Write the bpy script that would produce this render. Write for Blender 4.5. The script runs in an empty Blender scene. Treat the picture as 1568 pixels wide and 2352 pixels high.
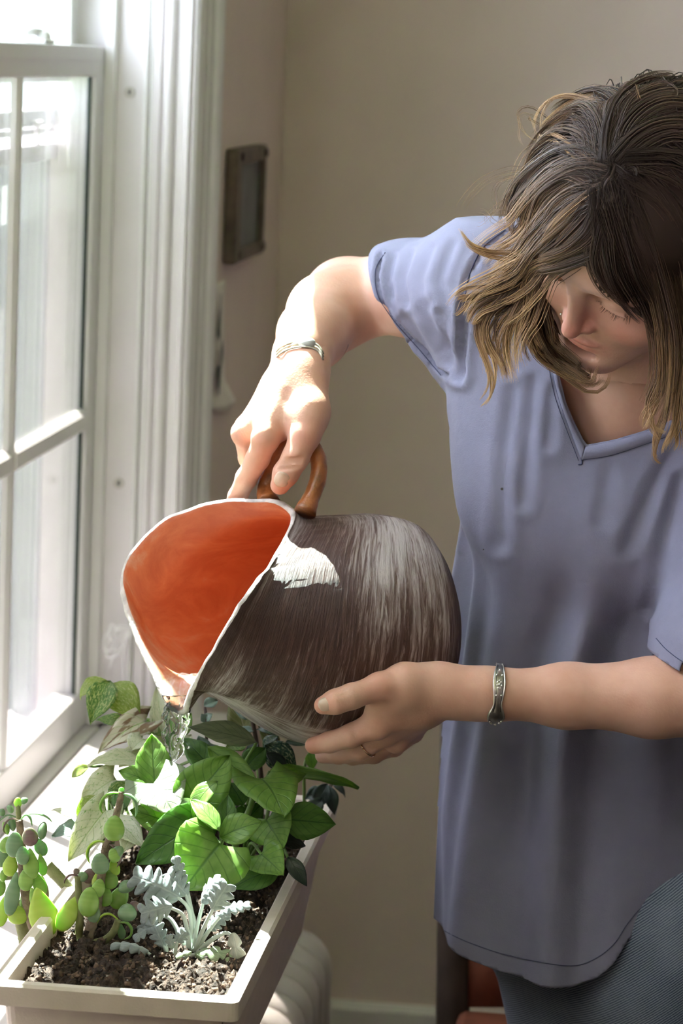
import bpy, bmesh, math, random
import numpy as np
from mathutils import Vector, Matrix

random.seed(7)
RNG = np.random.default_rng(7)
SC = bpy.context.scene
COL = SC.collection
RAD = math.radians

# ---------------------------------------------------------------- camera
# World: X to the right (away from the window wall), Y into the room along the
# window wall, Z up; metres.  Camera stands at the origin, eye height 1.55 m.
FPX = 7000.0                       # focal length in pixels of the 1568 x 2352 frame
CAMP = np.array([0.0, 0.0, 1.55])
def _basis(psi=6.24, th=8.52, rho=2.3):
    p, t, r = RAD(psi), RAD(th), RAD(rho)
    f = np.array([-math.sin(p)*math.cos(t), math.cos(p)*math.cos(t), -math.sin(t)])
    r0 = np.array([math.cos(p), math.sin(p), 0.0]); u0 = np.cross(r0, f)
    return r0*math.cos(r)+u0*math.sin(r), -r0*math.sin(r)+u0*math.cos(r), f
CR, CU, CF = _basis()
cam_d = bpy.data.cameras.new('camera')
cam = bpy.data.objects.new('camera', cam_d); COL.objects.link(cam)
cam_d.sensor_fit = 'VERTICAL'; cam_d.sensor_height = 36.0
cam_d.lens = FPX/2352.0*36.0
cam_d.clip_start = 0.05
cam.matrix_world = Matrix(((CR[0], CU[0], -CF[0], 0), (CR[1], CU[1], -CF[1], 0), (CR[2], CU[2], -CF[2], 1.55), (0, 0, 0, 1)))
cam_d.dof.use_dof = True
cam_d.dof.focus_distance = 2.68
cam_d.dof.aperture_fstop = 9.0
SC.camera = cam

# ---------------------------------------------------------------- light
SC.view_settings.view_transform = 'Standard'
SC.view_settings.look = 'None'
SC.view_settings.gamma = 1.0
SC.view_settings.use_curve_mapping = False
SC.view_settings.exposure = 0.86
SUN_AZ, SUN_EL = 42.0, 56.5        # degrees: away from the window wall; above the horizon
world = bpy.data.worlds.new('sky'); SC.world = world
world.use_nodes = True
wn = world.node_tree
bg = wn.nodes['Background']
bg.inputs['Color'].default_value = (1.03, 0.945, 1.13, 1)
bg.inputs['Strength'].default_value = 8.0
sun_d = bpy.data.lights.new('sun', 'SUN'); sun_d.energy = 90.0; sun_d.angle = RAD(0.35); sun_d.color = (1.0, 0.95, 0.88)
sun = bpy.data.objects.new('sun', sun_d); COL.objects.link(sun)
_a, _e = RAD(SUN_AZ), RAD(SUN_EL)
SUN_DIR = Vector((math.sin(_a)*math.cos(_e), -math.cos(_a)*math.cos(_e), -math.sin(_e)))   # where the light travels
sun.rotation_euler = SUN_DIR.to_track_quat('-Z', 'Y').to_euler()
sun.location = (-4, 10, 9)
SC.cycles.use_denoising = True
SC.cycles.max_bounces = 10
SC.cycles.diffuse_bounces = 6
SC.cycles.transparent_max_bounces = 16
SC.cycles.caustics_reflective = False
SC.cycles.caustics_refractive = False
SC.cycles.sample_clamp_indirect = 6.0

# ---------------------------------------------------------------- helpers
def at(px, py, Y):
    """World point on the plane y = Y seen at photograph pixel (px, py)."""
    d = CF*FPX + CR*(px-784.0) - CU*(py-1176.0)
    return CAMP + d*(Y/d[1])

def ats(pts):
    return np.array([at(*p) for p in pts])

def proj(P):
    d = np.asarray(P, float)-CAMP
    z = d@CF
    return np.stack([784+FPX*(d@CR)/z, 1176-FPX*(d@CU)/z], -1)

def mesh_obj(name, verts, faces, mat=None, parent=None, smooth=True, mats=None, fmat=None, uv=None):
    me = bpy.data.meshes.new(name)
    v = np.asarray(verts, np.float32).reshape(-1, 3)
    if isinstance(faces, np.ndarray) and faces.ndim == 2:
        n, k = faces.shape
        me.vertices.add(len(v)); me.vertices.foreach_set('co', v.ravel())
        me.loops.add(n*k); me.loops.foreach_set('vertex_index', faces.astype(np.int32).ravel())
        me.polygons.add(n); me.polygons.foreach_set('loop_start', np.arange(0, n*k, k, dtype=np.int32))
        me.update(calc_edges=True); me.validate()
    else:
        me.from_pydata(v.tolist(), [], [list(map(int, f)) for f in faces]); me.update()
    if mats:
        for m in mats: me.materials.append(m)
        if fmat is not None: me.polygons.foreach_set('material_index', np.asarray(fmat, np.int32))
    elif mat: me.materials.append(mat)
    if smooth: me.polygons.foreach_set('use_smooth', np.ones(len(me.polygons), bool))
    if uv is not None:                      # uv per vertex
        li = np.empty(len(me.loops), np.int32); me.loops.foreach_get('vertex_index', li)
        l = me.uv_layers.new(name='UVMap'); l.data.foreach_set('uv', np.asarray(uv, np.float32)[li].ravel())
    o = bpy.data.objects.new(name, me); COL.objects.link(o)
    if parent: o.parent = parent
    return o

def add_attr(o, name, vals):
    a = o.data.attributes.new(name, 'FLOAT', 'POINT'); a.data.foreach_set('value', np.asarray(vals, np.float32))

class MB:
    """Collects simple solids into one mesh."""
    def __init__(s): s.v = []; s.f = []; s.n = 0
    def add(s, v, f):
        v = np.asarray(v, float).reshape(-1, 3)
        s.v.append(v); s.f += [[i+s.n for i in q] for q in f]; s.n += len(v); return s
    def box(s, lo, hi, bevel=0.0):
        bm = bmesh.new()
        bmesh.ops.create_cube(bm, size=1)
        lo = np.array(lo, float); hi = np.array(hi, float)
        for v in bm.verts: v.co = Vector((lo+hi)/2+np.array(v.co)*(hi-lo))
        if bevel > 0: bmesh.ops.bevel(bm, geom=bm.edges[:], offset=bevel, segments=2, affect='EDGES', profile=.5)
        bm.verts.ensure_lookup_table(); bm.verts.index_update()
        s.add([v.co[:] for v in bm.verts], [[v.index for v in f.verts] for f in bm.faces]); bm.free(); return s
    def prism(s, prof, axis, a, b):
        """closed 2D profile extruded along axis index from a to b; profile gives the other two coords in order."""
        n = len(prof); o = [i for i in range(3) if i != axis]
        V = np.zeros((2*n, 3))
        for k, t in enumerate((a, b)):
            V[k*n:(k+1)*n, axis] = t
            V[k*n:(k+1)*n, o[0]] = [p[0] for p in prof]; V[k*n:(k+1)*n, o[1]] = [p[1] for p in prof]
        F = [[i, (i+1) % n, n+(i+1) % n, n+i] for i in range(n)]+[list(range(n))[::-1], list(range(n, 2*n))]
        s.add(V, F); return s
    def tube(s, pts, rad, n=8, cap=True, flat=1.0, up=None):
        v, f = tube_geo(pts, rad, n, cap, flat, up); s.add(v, f); return s
    def build(s, name, mat, parent=None, smooth=False, **k):
        o = mesh_obj(name, np.concatenate(s.v), s.f, mat, parent, smooth, **k)
        if not smooth: pass
        return o

def fix_normals(o):
    bm = bmesh.new(); bm.from_mesh(o.data); bmesh.ops.recalc_face_normals(bm, faces=bm.faces[:]); bm.to_mesh(o.data); bm.free()

def spline(P, n, closed=False):
    """Catmull-Rom through points (any dimension), n samples."""
    P = np.asarray(P, float); m = len(P)
    if closed: t = np.linspace(0, m, n, endpoint=False)
    else: t = np.linspace(0, m-1, n)
    i = np.floor(t).astype(int)
    if not closed: i = np.minimum(i, m-2)
    u = (t-i)[:, None]
    if closed: g = lambda k: P[k % m]
    else:
        Pe = np.vstack([2*P[0]-P[1], P, 2*P[-1]-P[-2]]); g = lambda k: Pe[k+1]
    p0, p1, p2, p3 = g(i-1), g(i), g(i+1), g(i+2)
    return .5*((2*p1)+(-p0+p2)*u+(2*p0-5*p1+4*p2-p3)*u*u+(-p0+3*p1-3*p2+p3)*u**3)

def frames(P, up=None):
    P = np.asarray(P, float); T = np.gradient(P, axis=0); T /= np.linalg.norm(T, axis=1)[:, None]+1e-12
    if up is None:
        up = np.array([0, 0, 1.]) if abs(T[0][2]) < .9 else np.array([1., 0, 0])
    N = np.zeros_like(P); n = np.asarray(up, float)
    for k in range(len(P)):
        n = n-T[k]*(n@T[k]); n = n/(np.linalg.norm(n)+1e-12); N[k] = n
    return T, N, np.cross(T, N)

def tube_geo(pts, rad, n=8, cap=True, flat=1.0, up=None):
    P = np.asarray(pts, float); m = len(P)
    r = np.broadcast_to(np.asarray(rad, float), (m,))
    T, N, B = frames(P, up)
    a = np.arange(n)*2*math.pi/n
    V = P[:, None]+r[:, None, None]*(N[:, None]*np.cos(a)[None, :, None]*flat+B[:, None]*np.sin(a)[None, :, None])
    V = V.reshape(-1, 3)
    F = [[k*n+i, k*n+(i+1) % n, (k+1)*n+(i+1) % n, (k+1)*n+i] for k in range(m-1) for i in range(n)]
    if cap: F += [list(range(n))[::-1], [(m-1)*n+i for i in range(n)]]
    return V, F

def lathe_geo(prof, n=24):
    """profile [(r, z)] turned round z."""
    m = len(prof); a = np.arange(n)*2*math.pi/n
    V = np.array([[r*math.cos(t), r*math.sin(t), z] for r, z in prof for t in a])
    F = [[k*n+i, k*n+(i+1) % n, (k+1)*n+(i+1) % n, (k+1)*n+i] for k in range(m-1) for i in range(n)]
    return V, F

def tag(o, label=None, cat=None, group=None, kind=None):
    if label: o['label'] = label
    if cat: o['category'] = cat
    if group: o['group'] = group
    if kind: o['kind'] = kind
    return o

def empty(name, loc=(0, 0, 0)):
    o = bpy.data.objects.new(name, None); COL.objects.link(o); o.location = loc; o.empty_display_size = .05
    return o

def under(child, parent):
    """parent without moving: children carry world coordinates"""
    child.parent = parent
    child.matrix_parent_inverse = Matrix.Translation(parent.location).inverted() if parent.type == 'EMPTY' else Matrix()
    return child

# ---------------------------------------------------------------- materials
def mat(name, color, rough=.6, spec=.3, metal=0.0, noise=0.0, nscale=30.0, bump=0.0, bscale=60.0, **kw):
    m = bpy.data.materials.new(name); m.use_nodes = True
    nt = m.node_tree; b = nt.nodes['Principled BSDF']
    b.inputs['Base Color'].default_value = (*color, 1); b.inputs['Roughness'].default_value = rough
    b.inputs['Specular IOR Level'].default_value = spec; b.inputs['Metallic'].default_value = metal
    for k, v in kw.items(): b.inputs[k.replace('_', ' ')].default_value = v
    tc = nt.nodes.new('ShaderNodeTexCoord')
    if noise > 0:
        n = nt.nodes.new('ShaderNodeTexNoise'); n.inputs['Scale'].default_value = nscale; n.inputs['Detail'].default_value = 5
        nt.links.new(tc.outputs['Object'], n.inputs['Vector'])
        r = nt.nodes.new('ShaderNodeMixRGB'); r.blend_type = 'MULTIPLY'; r.inputs['Fac'].default_value = 1
        cr = nt.nodes.new('ShaderNodeMapRange'); cr.inputs['From Min'].default_value = .3; cr.inputs['From Max'].default_value = .7
        cr.inputs['To Min'].default_value = 1-noise; cr.inputs['To Max'].default_value = 1+noise
        nt.links.new(n.outputs['Fac'], cr.inputs['Value'])
        r.inputs['Color1'].default_value = (*color, 1); nt.links.new(cr.outputs[0], r.inputs['Color2'])
        nt.links.new(r.outputs[0], b.inputs['Base Color'])
    if bump > 0:
        n2 = nt.nodes.new('ShaderNodeTexNoise'); n2.inputs['Scale'].default_value = bscale; n2.inputs['Detail'].default_value = 6
        nt.links.new(tc.outputs['Object'], n2.inputs['Vector'])
        bp = nt.nodes.new('ShaderNodeBump'); bp.inputs['Strength'].default_value = bump; bp.inputs['Distance'].default_value = .01
        nt.links.new(n2.outputs['Fac'], bp.inputs['Height']); nt.links.new(bp.outputs[0], b.inputs['Normal'])
    return m

def nodes(m): return m.node_tree, m.node_tree.nodes, m.node_tree.links

def ramp(nt, stops):
    r = nt.nodes.new('ShaderNodeValToRGB'); e = r.color_ramp.elements
    while len(e) < len(stops): e.new(.5)
    for x, (p, c) in zip(e, stops): x.position = p; x.color = (*c, 1) if len(c) == 3 else c
    return r
# ================================================================ the room
M = {}
M['wall'] = mat('wall_paint', (.73, .61, .565), rough=.85, spec=.15, noise=.04, nscale=6, bump=.05, bscale=220)
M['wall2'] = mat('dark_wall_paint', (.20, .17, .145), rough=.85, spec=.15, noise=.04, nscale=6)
M['ceil'] = mat('ceiling_paint', (.86, .83, .79), rough=.9, spec=.1, noise=.02, nscale=4)
M['trimw'] = mat('white_gloss_paint', (.71, .675, .68), rough=.38, spec=.4, noise=.03, nscale=9, bump=.05, bscale=45)
M['vinyl'] = mat('white_vinyl', (.73, .715, .705), rough=.35, spec=.4, noise=.02, nscale=12)
M['capgrey'] = mat('yellowed_cap', (.56, .53, .50), rough=.5)
M['seal'] = mat('black_glazing_seal', (.02, .035, .03), rough=.5)
M['floor'] = mat('floor_wood', (.028, .021, .016), rough=.45, noise=.25, nscale=8)
M['ext'] = mat('weathered_exterior_paint', (.50, .53, .52), rough=.6, noise=.05)
M['lav'] = mat('mill_aluminium', (.58, .56, .60), rough=.4, spec=.5, noise=.05)
M['siding'] = mat('pale_siding', (.27, .32, .33), rough=.8, noise=.06)
M['darkhole'] = mat('screw_recess', (.05, .045, .04), rough=.7)

def glass_mat(name, tint, dirt=.06, ior=1.45):
    m = bpy.data.materials.new(name); m.use_nodes = True; nt, N, L = nodes(m)
    N.remove(N['Principled BSDF']); out = N['Material Output']
    t = N.new('ShaderNodeBsdfTransparent'); t.inputs[0].default_value = (*tint, 1)
    g = N.new('ShaderNodeBsdfGlossy'); g.inputs['Roughness'].default_value = .0; g.inputs[0].default_value = (1, 1, 1, 1)
    f = N.new('ShaderNodeFresnel'); ge = N.new('ShaderNodeNewGeometry'); mr = N.new('ShaderNodeMapRange'); mr.inputs['To Min'].default_value = ior; mr.inputs['To Max'].default_value = 1/ior; L.new(ge.outputs['Backfacing'], mr.inputs['Value']); L.new(mr.outputs[0], f.inputs[0])
    mx = N.new('ShaderNodeMixShader'); L.new(f.outputs[0], mx.inputs[0]); L.new(t.outputs[0], mx.inputs[1]); L.new(g.outputs[0], mx.inputs[2])
    d = N.new('ShaderNodeBsdfDiffuse'); d.inputs[0].default_value = (.8, .82, .82, 1)
    n = N.new('ShaderNodeTexNoise'); n.inputs['Scale'].default_value = 14; n.inputs['Detail'].default_value = 8
    tc = N.new('ShaderNodeTexCoord'); L.new(tc.outputs['Object'], n.inputs[0])
    r = N.new('ShaderNodeMapRange'); r.inputs['To Max'].default_value = dirt*2; L.new(n.outputs['Fac'], r.inputs['Value'])
    mx2 = N.new('ShaderNodeMixShader'); L.new(r.outputs[0], mx2.inputs[0]); L.new(mx.outputs[0], mx2.inputs[1]); L.new(d.outputs[0], mx2.inputs[2])
    L.new(mx2.outputs[0], out.inputs[0]); return m
M['glass'] = glass_mat('window_glass', (.985, .985, .985), .05)
M['glassT'] = glass_mat('storm_glass', (.88, .965, .96), .05)

XW = -.65            # inner face of the window wall
YB = 4.86            # back wall
S = 'structure'
def struct(o): o['kind'] = S; return o

w = MB()
OY0, OY1, OZ0, OZ1 = 2.19, 3.985, .61, 2.56
WY0, WY1, WZ0, WZ1 = -1.3, 1.95, 1.70, 2.5        # unseen window opening, added nearer the camera for fill light
w.box((XW-.15, -1.6, -.2), (XW, WY0, 2.6)).box((XW-.15, WY1, -.2), (XW, OY0, 2.6)).box((XW-.15, WY0, -.2), (XW, WY1, WZ0)).box((XW-.15, WY0, WZ1), (XW, WY1, 2.6))
w.box((XW-.15, OY1, -.2), (XW, YB, 2.6))
w.box((XW-.15, OY0, -.2), (XW, OY1, OZ0)).box((XW-.15, OY0, OZ1), (XW, OY1, 2.6))
struct(w.build('wall_left', M['wall']))
struct(MB().box((XW-.15, YB, -.2), (2.75, YB+.12, 2.6)).build('wall_back', M['wall']))
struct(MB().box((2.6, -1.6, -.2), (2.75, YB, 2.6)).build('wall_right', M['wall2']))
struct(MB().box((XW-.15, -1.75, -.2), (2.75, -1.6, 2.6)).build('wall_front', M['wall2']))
struct(MB().box((XW-.15, -1.75, 2.6), (2.75, YB+.12, 2.7)).build('ceiling', M['ceil']))
fl = struct(MB().box((XW-.15, -1.75, -.24), (2.75, YB+.12, -.2)).build('floor', M['floor']))
board = None
for i in range(26):                       # floor boards, joints recessed
    x0 = XW+.002+i*.125
    if x0 > 2.55: break
    o = MB().box((x0, -1.59, -.2), (min(x0+.1225, 2.598), YB-.001, -.1)).build('board' if i == 0 else 'board.%03d' % i, M['floor'], fl)
struct(MB().prism([(YB-.014, -.1), (YB, -.1), (YB, .0), (YB-.006, .0), (YB-.014, -.012)], 0, XW, 2.6).build('baseboard_back', M['trimw']))
struct(MB().prism([(XW, -.1), (XW+.014, -.1), (XW+.014, -.012), (XW+.006, .0), (XW, .0)], 1, -1.6, YB-.015).build('baseboard_left', M['trimw'])).data.transform(Matrix())

# ---------------------------------------------------------------- the window
win = struct(empty('window_1', (-.75, 3.3, .65)))
def wpart(mb, name, m, parent=win, smooth=False):
    o = mb.build(name, m, None, smooth)
    under(o, parent); return o
# far-side jamb, in the order seen from the room: track lip, flat face, bead, crack, round, casing return
def vstrip(name, prof, m=M['trimw'], z0=.655, z1=2.525):
    return wpart(MB().prism(prof, 2, z0, z1), name, m)
vstrip('jamb', [(-.83, 3.93), (-.652, 3.93), (-.652, 3.99), (-.83, 3.99)])
vstrip('track_lip', [(-.7585, 3.9165), (-.7465, 3.9165), (-.7445, 3.9195), (-.7445, 3.931), (-.7585, 3.931)], M['vinyl'])
vstrip('track_lip.001', [(-.7085, 3.9225), (-.7035, 3.9195), (-.7005, 3.9225), (-.7005, 3.931), (-.7085, 3.931)], M['vinyl'])
vstrip('stop_bead', [(-.6995, 3.925), (-.6865, 3.925), (-.6865, 3.931), (-.6995, 3.931)])
r_ = [(-.6745+.0085*math.cos(a), 3.929-.011*math.sin(a)) for a in np.linspace(0, math.pi, 9)]
vstrip('quarter_round', r_[::-1]+[(-.666, 3.931), (-.683, 3.931)][::-1])
vstrip('jamb_edge', [(-.6655, 3.926), (-.6535, 3.926), (-.6515, 3.922), (-.6475, 3.922), (-.6475, 3.931), (-.6655, 3.931)])
vstrip('casing', [(-.6475, 3.929), (-.642, 3.926), (-.637, 3.931), (-.6365, 3.944), (-.634, 3.948), (-.634, 3.974), (-.631, 3.977), (-.630, 3.998), (-.624, 4.002), (-.620, 4.012), (-.620, 4.028), (-.624, 4.034), (-.651, 4.034), (-.651, 3.97), (-.6475, 3.955)], z0=.60, z1=2.597)
vstrip('casing.001', [(-.6475, 2.241), (-.642, 2.244), (-.637, 2.239), (-.634, 2.222), (-.634, 2.20), (-.624, 2.17), (-.620, 2.14), (-.624, 2.136), (-.651, 2.136), (-.651, 2.20)][::-1], z0=.60, z1=2.597)
vstrip('jamb.001', [(-.83, 2.18), (-.652, 2.18), (-.652, 2.24), (-.83, 2.24)])
wpart(MB().box((-.80, 2.18, 2.41), (-.6505, 3.99, 2.525)), 'head_jamb', M['trimw'])
wpart(MB().box((-.651, 2.136, 2.525), (-.622, 4.034, 2.597), .004), 'head_casing', M['trimw'])
# screw caps on the track face
for k, (px, py) in enumerate(((298, 212), (273, 1110))):
    c = at(px, py, 3.9295)
    v, f = tube_geo([(c[0], 3.9315, c[2]), (c[0], 3.9275, c[2])], .0075, 16)
    cap = wpart(MB().add(v, f), 'screw_cap' if k == 0 else 'screw_cap.001', M['capgrey'])
    v, f = tube_geo([(c[0], 3.9285, c[2]), (c[0], 3.9272, c[2])], .0022, 8)
    o = MB().add(v, f).add(*tube_geo([(c[0], 3.9285, c[2]-.005), (c[0]+.0004, 3.9272, c[2]+.004)], .0009, 6)).build('screw_hole', M['darkhole']); under(o, cap)
# lower sash
ls = empty('lower_sash', (-.77, 3.3, .66)); under(ls, win)
def spart(mb, name, m, parent=ls):
    o = mb.build(name, m); o.parent = parent
    o.matrix_parent_inverse = Matrix.Translation(Vector(ls.location)).inverted() if parent is ls else Matrix()
    return o
GX = -.772
spart(MB().box((-.795, 3.87, .655), (-.760, 3.922, 1.549), .003), 'stile', M['vinyl'])
spart(MB().box((-.795, 2.242, .655), (-.760, 2.30, 1.549), .003), 'stile', M['vinyl'])
spart(MB().box((-.795, 2.30, 1.510), (-.760, 3.87, 1.5495), .003).box((-.7605, 2.30, 1.532), (-.7575, 3.87, 1.548)), 'check_rail', M['vinyl'])
spart(MB().box((-.795, 2.30, .655), (-.760, 3.87, .705), .003), 'bottom_rail', M['vinyl'])
spart(MB().box((GX-.002, 2.30, .70), (GX+.002, 3.8705, 1.512)), 'pane', M['glass'])
spart(MB().box((GX+.002, 3.8655, .705), (GX+.006, 3.870, 1.510)), 'glazing_seal', M['seal'])
for k, y in enumerate((3.435, 3.105, 2.775, 2.50)):
    spart(MB().prism([(GX+.002, y-.012), (-.764, y-.010), (-.760, y-.004), (-.760, y+.006), (-.764, y+.012), (GX+.002, y+.013)], 2, .705, 1.51), 'mullion', M['vinyl'])
for (a, b) in ((2.30, 2.488), (2.513, 2.762), (2.788, 3.093), (3.118, 3.4225), (3.448, 3.866)):
    spart(MB().prism([(GX+.002, 1.052), (-.764, 1.054), (-.758, 1.060), (-.758, 1.077), (-.764, 1.082), (GX+.002, 1.084)], 1, a, b), 'muntin', M['vinyl'])
lk = at(104, 90, 3.60)
lx, ly, lz = -.777, 3.60, 1.5495
lock = spart(MB().box((lx-.0135, ly-.026, lz), (lx+.0135, ly+.026, lz+.0055), .002), 'sash_lock', M['vinyl'])
mb = MB(); mb.add(*lathe_geo([(.0001, .0105), (.0075, .010), (.0105, .006), (.0110, .0)], 14)); mb.v[0] = mb.v[0]+np.array([lx+.002, ly+.004, lz+.005])
mb.tube([(lx+.002, ly+.002, lz+.012), (lx-.006, ly-.012, lz+.0135), (lx-.012, ly-.026, lz+.011)], [.005, .0045, .004], 8)
o = mb.build('cam_lever', M['vinyl'], smooth=True); o.parent = lock
# upper sash, one track further out
us = empty('upper_sash', (-.81, 3.3, 1.5)); under(us, win)
def upart(mb, name, m):
    o = mb.build(name, m); o.parent = us; o.matrix_parent_inverse = Matrix.Translation(Vector(us.location)).inverted(); return o
upart(MB().box((-.822, 3.885, 1.50), (-.7975, 3.93, 2.41), .002), 'stile', M['vinyl'])
upart(MB().box((-.822, 2.242, 1.50), (-.7975, 2.30, 2.41), .002), 'stile', M['vinyl'])
upart(MB().box((-.822, 2.30, 1.502), (-.7975, 3.885, 1.537), .002), 'meeting_rail', M['vinyl'])
upart(MB().box((-.822, 2.30, 2.38), (-.7975, 3.885, 2.41), .002), 'top_rail', M['vinyl'])
upart(MB().box((-.811, 2.30, 1.53), (-.8075, 3.886, 2.365)), 'pane', M['glass'])
for y in (3.105, 3.46, 2.775, 2.50):
    upart(MB().box((-.8065, y-.009, 1.537), (-.798, y+.009, 2.38), .002), 'mullion', M['vinyl'])
for (a, b) in ((2.30, 2.491), (2.509, 2.766), (2.784, 3.096), (3.114, 3.451), (3.469, 3.885)):
    upart(MB().box((-.8065, a, 1.885), (-.799, b, 1.903), .002), 'muntin', M['vinyl'])
# outer triple track with storm sash above and insect screen below
SX = -.832
vstrip('outer_jamb', [(-.872, 3.972), (-.831, 3.972), (-.831, 3.992), (-.872, 3.992)], M['ext'], .63, 2.38)
zt = lambda py, px=100: at(px, py, 3.95)[2]
st = empty('storm_sash', (SX, 3.4, 1.4)); under(st, win)
def tpart(mb, name, m):
    o = mb.build(name, m); o.parent = st; o.matrix_parent_inverse = Matrix.Translation(Vector(st.location)).inverted(); return o
z1, z2, z3, z4, z5, z6 = zt(246), zt(286), zt(305), zt(326), zt(362), zt(372)
tpart(MB().box((SX-.008, 2.2, z2), (SX+.008, 3.955, z1), .003), 'storm_rail', M['lav'])
tpart(MB().box((SX-.006, 2.2, z3), (SX+.004, 3.955, z2-.003), .001), 'storm_rail', M['lav'])
tpart(MB().box((SX-.008, 2.2, z5), (SX+.010, 3.962, z4), .002), 'screen_rail', M['lav'])
tpart(MB().box((SX-.003, 2.2, z1), (SX+.003, 3.94, 2.49)), 'storm_pane', M['glassT'])
tpart(MB().box((SX-.008, 3.935, z1), (SX+.004, 3.957, 2.49), .002), 'storm_stile', M['lav'])
c = at(52, 312, 3.80)
tpart(MB().box((SX+.006, 3.79, c[2]-.022), (SX+.014, 3.82, c[2]-.016), .002).box((SX+.006, 3.79, c[2]+.014), (SX+.016, 3.822, c[2]+.020), .003).box((SX+.006, 3.812, c[2]-.02), (SX+.012, 3.822, c[2]+.018), .002), 'screen_latch', M['vinyl'])
def screen_mat():
    m = bpy.data.materials.new('insect_screen'); m.use_nodes = True; nt, N, L = nodes(m)
    N.remove(N['Principled BSDF'])
    t = N.new('ShaderNodeBsdfTransparent'); d = N.new('ShaderNodeBsdfDiffuse'); d.inputs[0].default_value = (.20, .225, .24, 1)
    wv = N.new('ShaderNodeTexWave'); wv.bands_direction = 'Z'; wv.inputs['Scale'].default_value = 95; wv.inputs['Distortion'].default_value = .2
    tc = N.new('ShaderNodeTexCoord'); L.new(tc.outputs['Object'], wv.inputs[0])
    r = N.new('ShaderNodeMapRange'); r.inputs['To Min'].default_value = .5; r.inputs['To Max'].default_value = .8; L.new(wv.outputs['Fac'], r.inputs['Value'])
    mx = N.new('ShaderNodeMixShader'); L.new(r.outputs[0], mx.inputs[0]); L.new(t.outputs[0], mx.inputs[1]); L.new(d.outputs[0], mx.inputs[2])
    L.new(mx.outputs[0], N['Material Output'].inputs[0]); return m
M['screen'] = screen_mat()
tpart(MB().box((SX-.001, 2.2, .64), (SX+.0, 3.945, z5)), 'insect_screen', M['screen'])
tpart(MB().box((SX-.008, 3.94, .64), (SX+.008, 3.962, z5-.001), .002), 'screen_stile', M['lav'])
# sill and stool
wpart(MB().box((-.90, 2.18, .585), (-.7435, 3.99, .651), .003), 'outer_sill', M['trimw'])
wpart(MB().box((-.7415, 2.10, .62), (-.56, 4.06, .652), .006), 'stool', M['trimw'])
wpart(MB().prism([(-.65, .50), (-.632, .52), (-.632, .60), (-.62, .6195), (-.65, .6195)], 1, 2.14, 4.03), 'apron', M['trimw'])

fill_win = struct(MB().box((-.79, WY0, WZ0), (-.73, WY0+.06, WZ1)).box((-.79, WY1-.06, WZ0), (-.73, WY1, WZ1)).box((-.79, WY0+.06, WZ0), (-.73, WY1-.06, WZ0+.06)).box((-.79, WY0+.06, WZ1-.06), (-.73, WY1-.06, WZ1)).box((-.78, WY0+.06, 2.08), (-.74, WY1-.06, 2.12)).build('added_fill_window', M['trimw']))  # added window frame out of view, its opening lets in fill light
o = MB().box((-.762, WY0+.06, WZ0+.06), (-.758, WY1-.06, WZ1-.06)).build('pane', M['glass'], fill_win)
# unseen porch roof and post, added outside to keep the sun off the shirt
struct(MB().box((XW-.15, -1.75, 2.6), (XW, YB+.12, 3.5)).build('wall_upper', M['siding']))
shade_roof = struct(MB().prism([(-1.47, 3.02), (-.80, 3.12), (-.80, 3.20), (-1.47, 3.10)], 1, 3.84, 5.2).build('added_shade_roof', M['ext']))
o = MB().box((-1.44, 5.05, -1.0), (-1.36, 5.13, 3.03), .004).build('added_roof_post', M['ext'], shade_roof)
# neighbouring house across the yard, seen through the panes
nb = empty('neighbour_house', (-3.4, 9, -1)); tag(nb, 'pale green clapboard house across the yard, seen through the window panes', 'house')
for k in range(34):
    z = -1.0+k*.13
    o = MB().prism([(9.0, z), (9.022, z), (9.005, z+.133), (9.0, z+.133)], 0, -7.5, -1.55).build('clapboard' if k == 0 else 'clapboard.%03d' % k, M['siding']); under(o, nb)
o = MB().box((-7.5, 9.022, -1.0), (-1.55, 12, 3.42)).build('wall', M['siding']); under(o, nb)
o = MB().prism([(8.6, 3.42), (12.4, 3.42), (10.5, 5.0)], 0, -7.7, -1.35).build('roof', mat('grey_shingle', (.2, .2, .21), .9)); under(o, nb)
struct(MB().box((-14, -4, -1.1), (XW-.16, 16, -1.0)).build('ground', mat('lawn', (.12, .19, .06), .9, noise=.3, nscale=3)))
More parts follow.
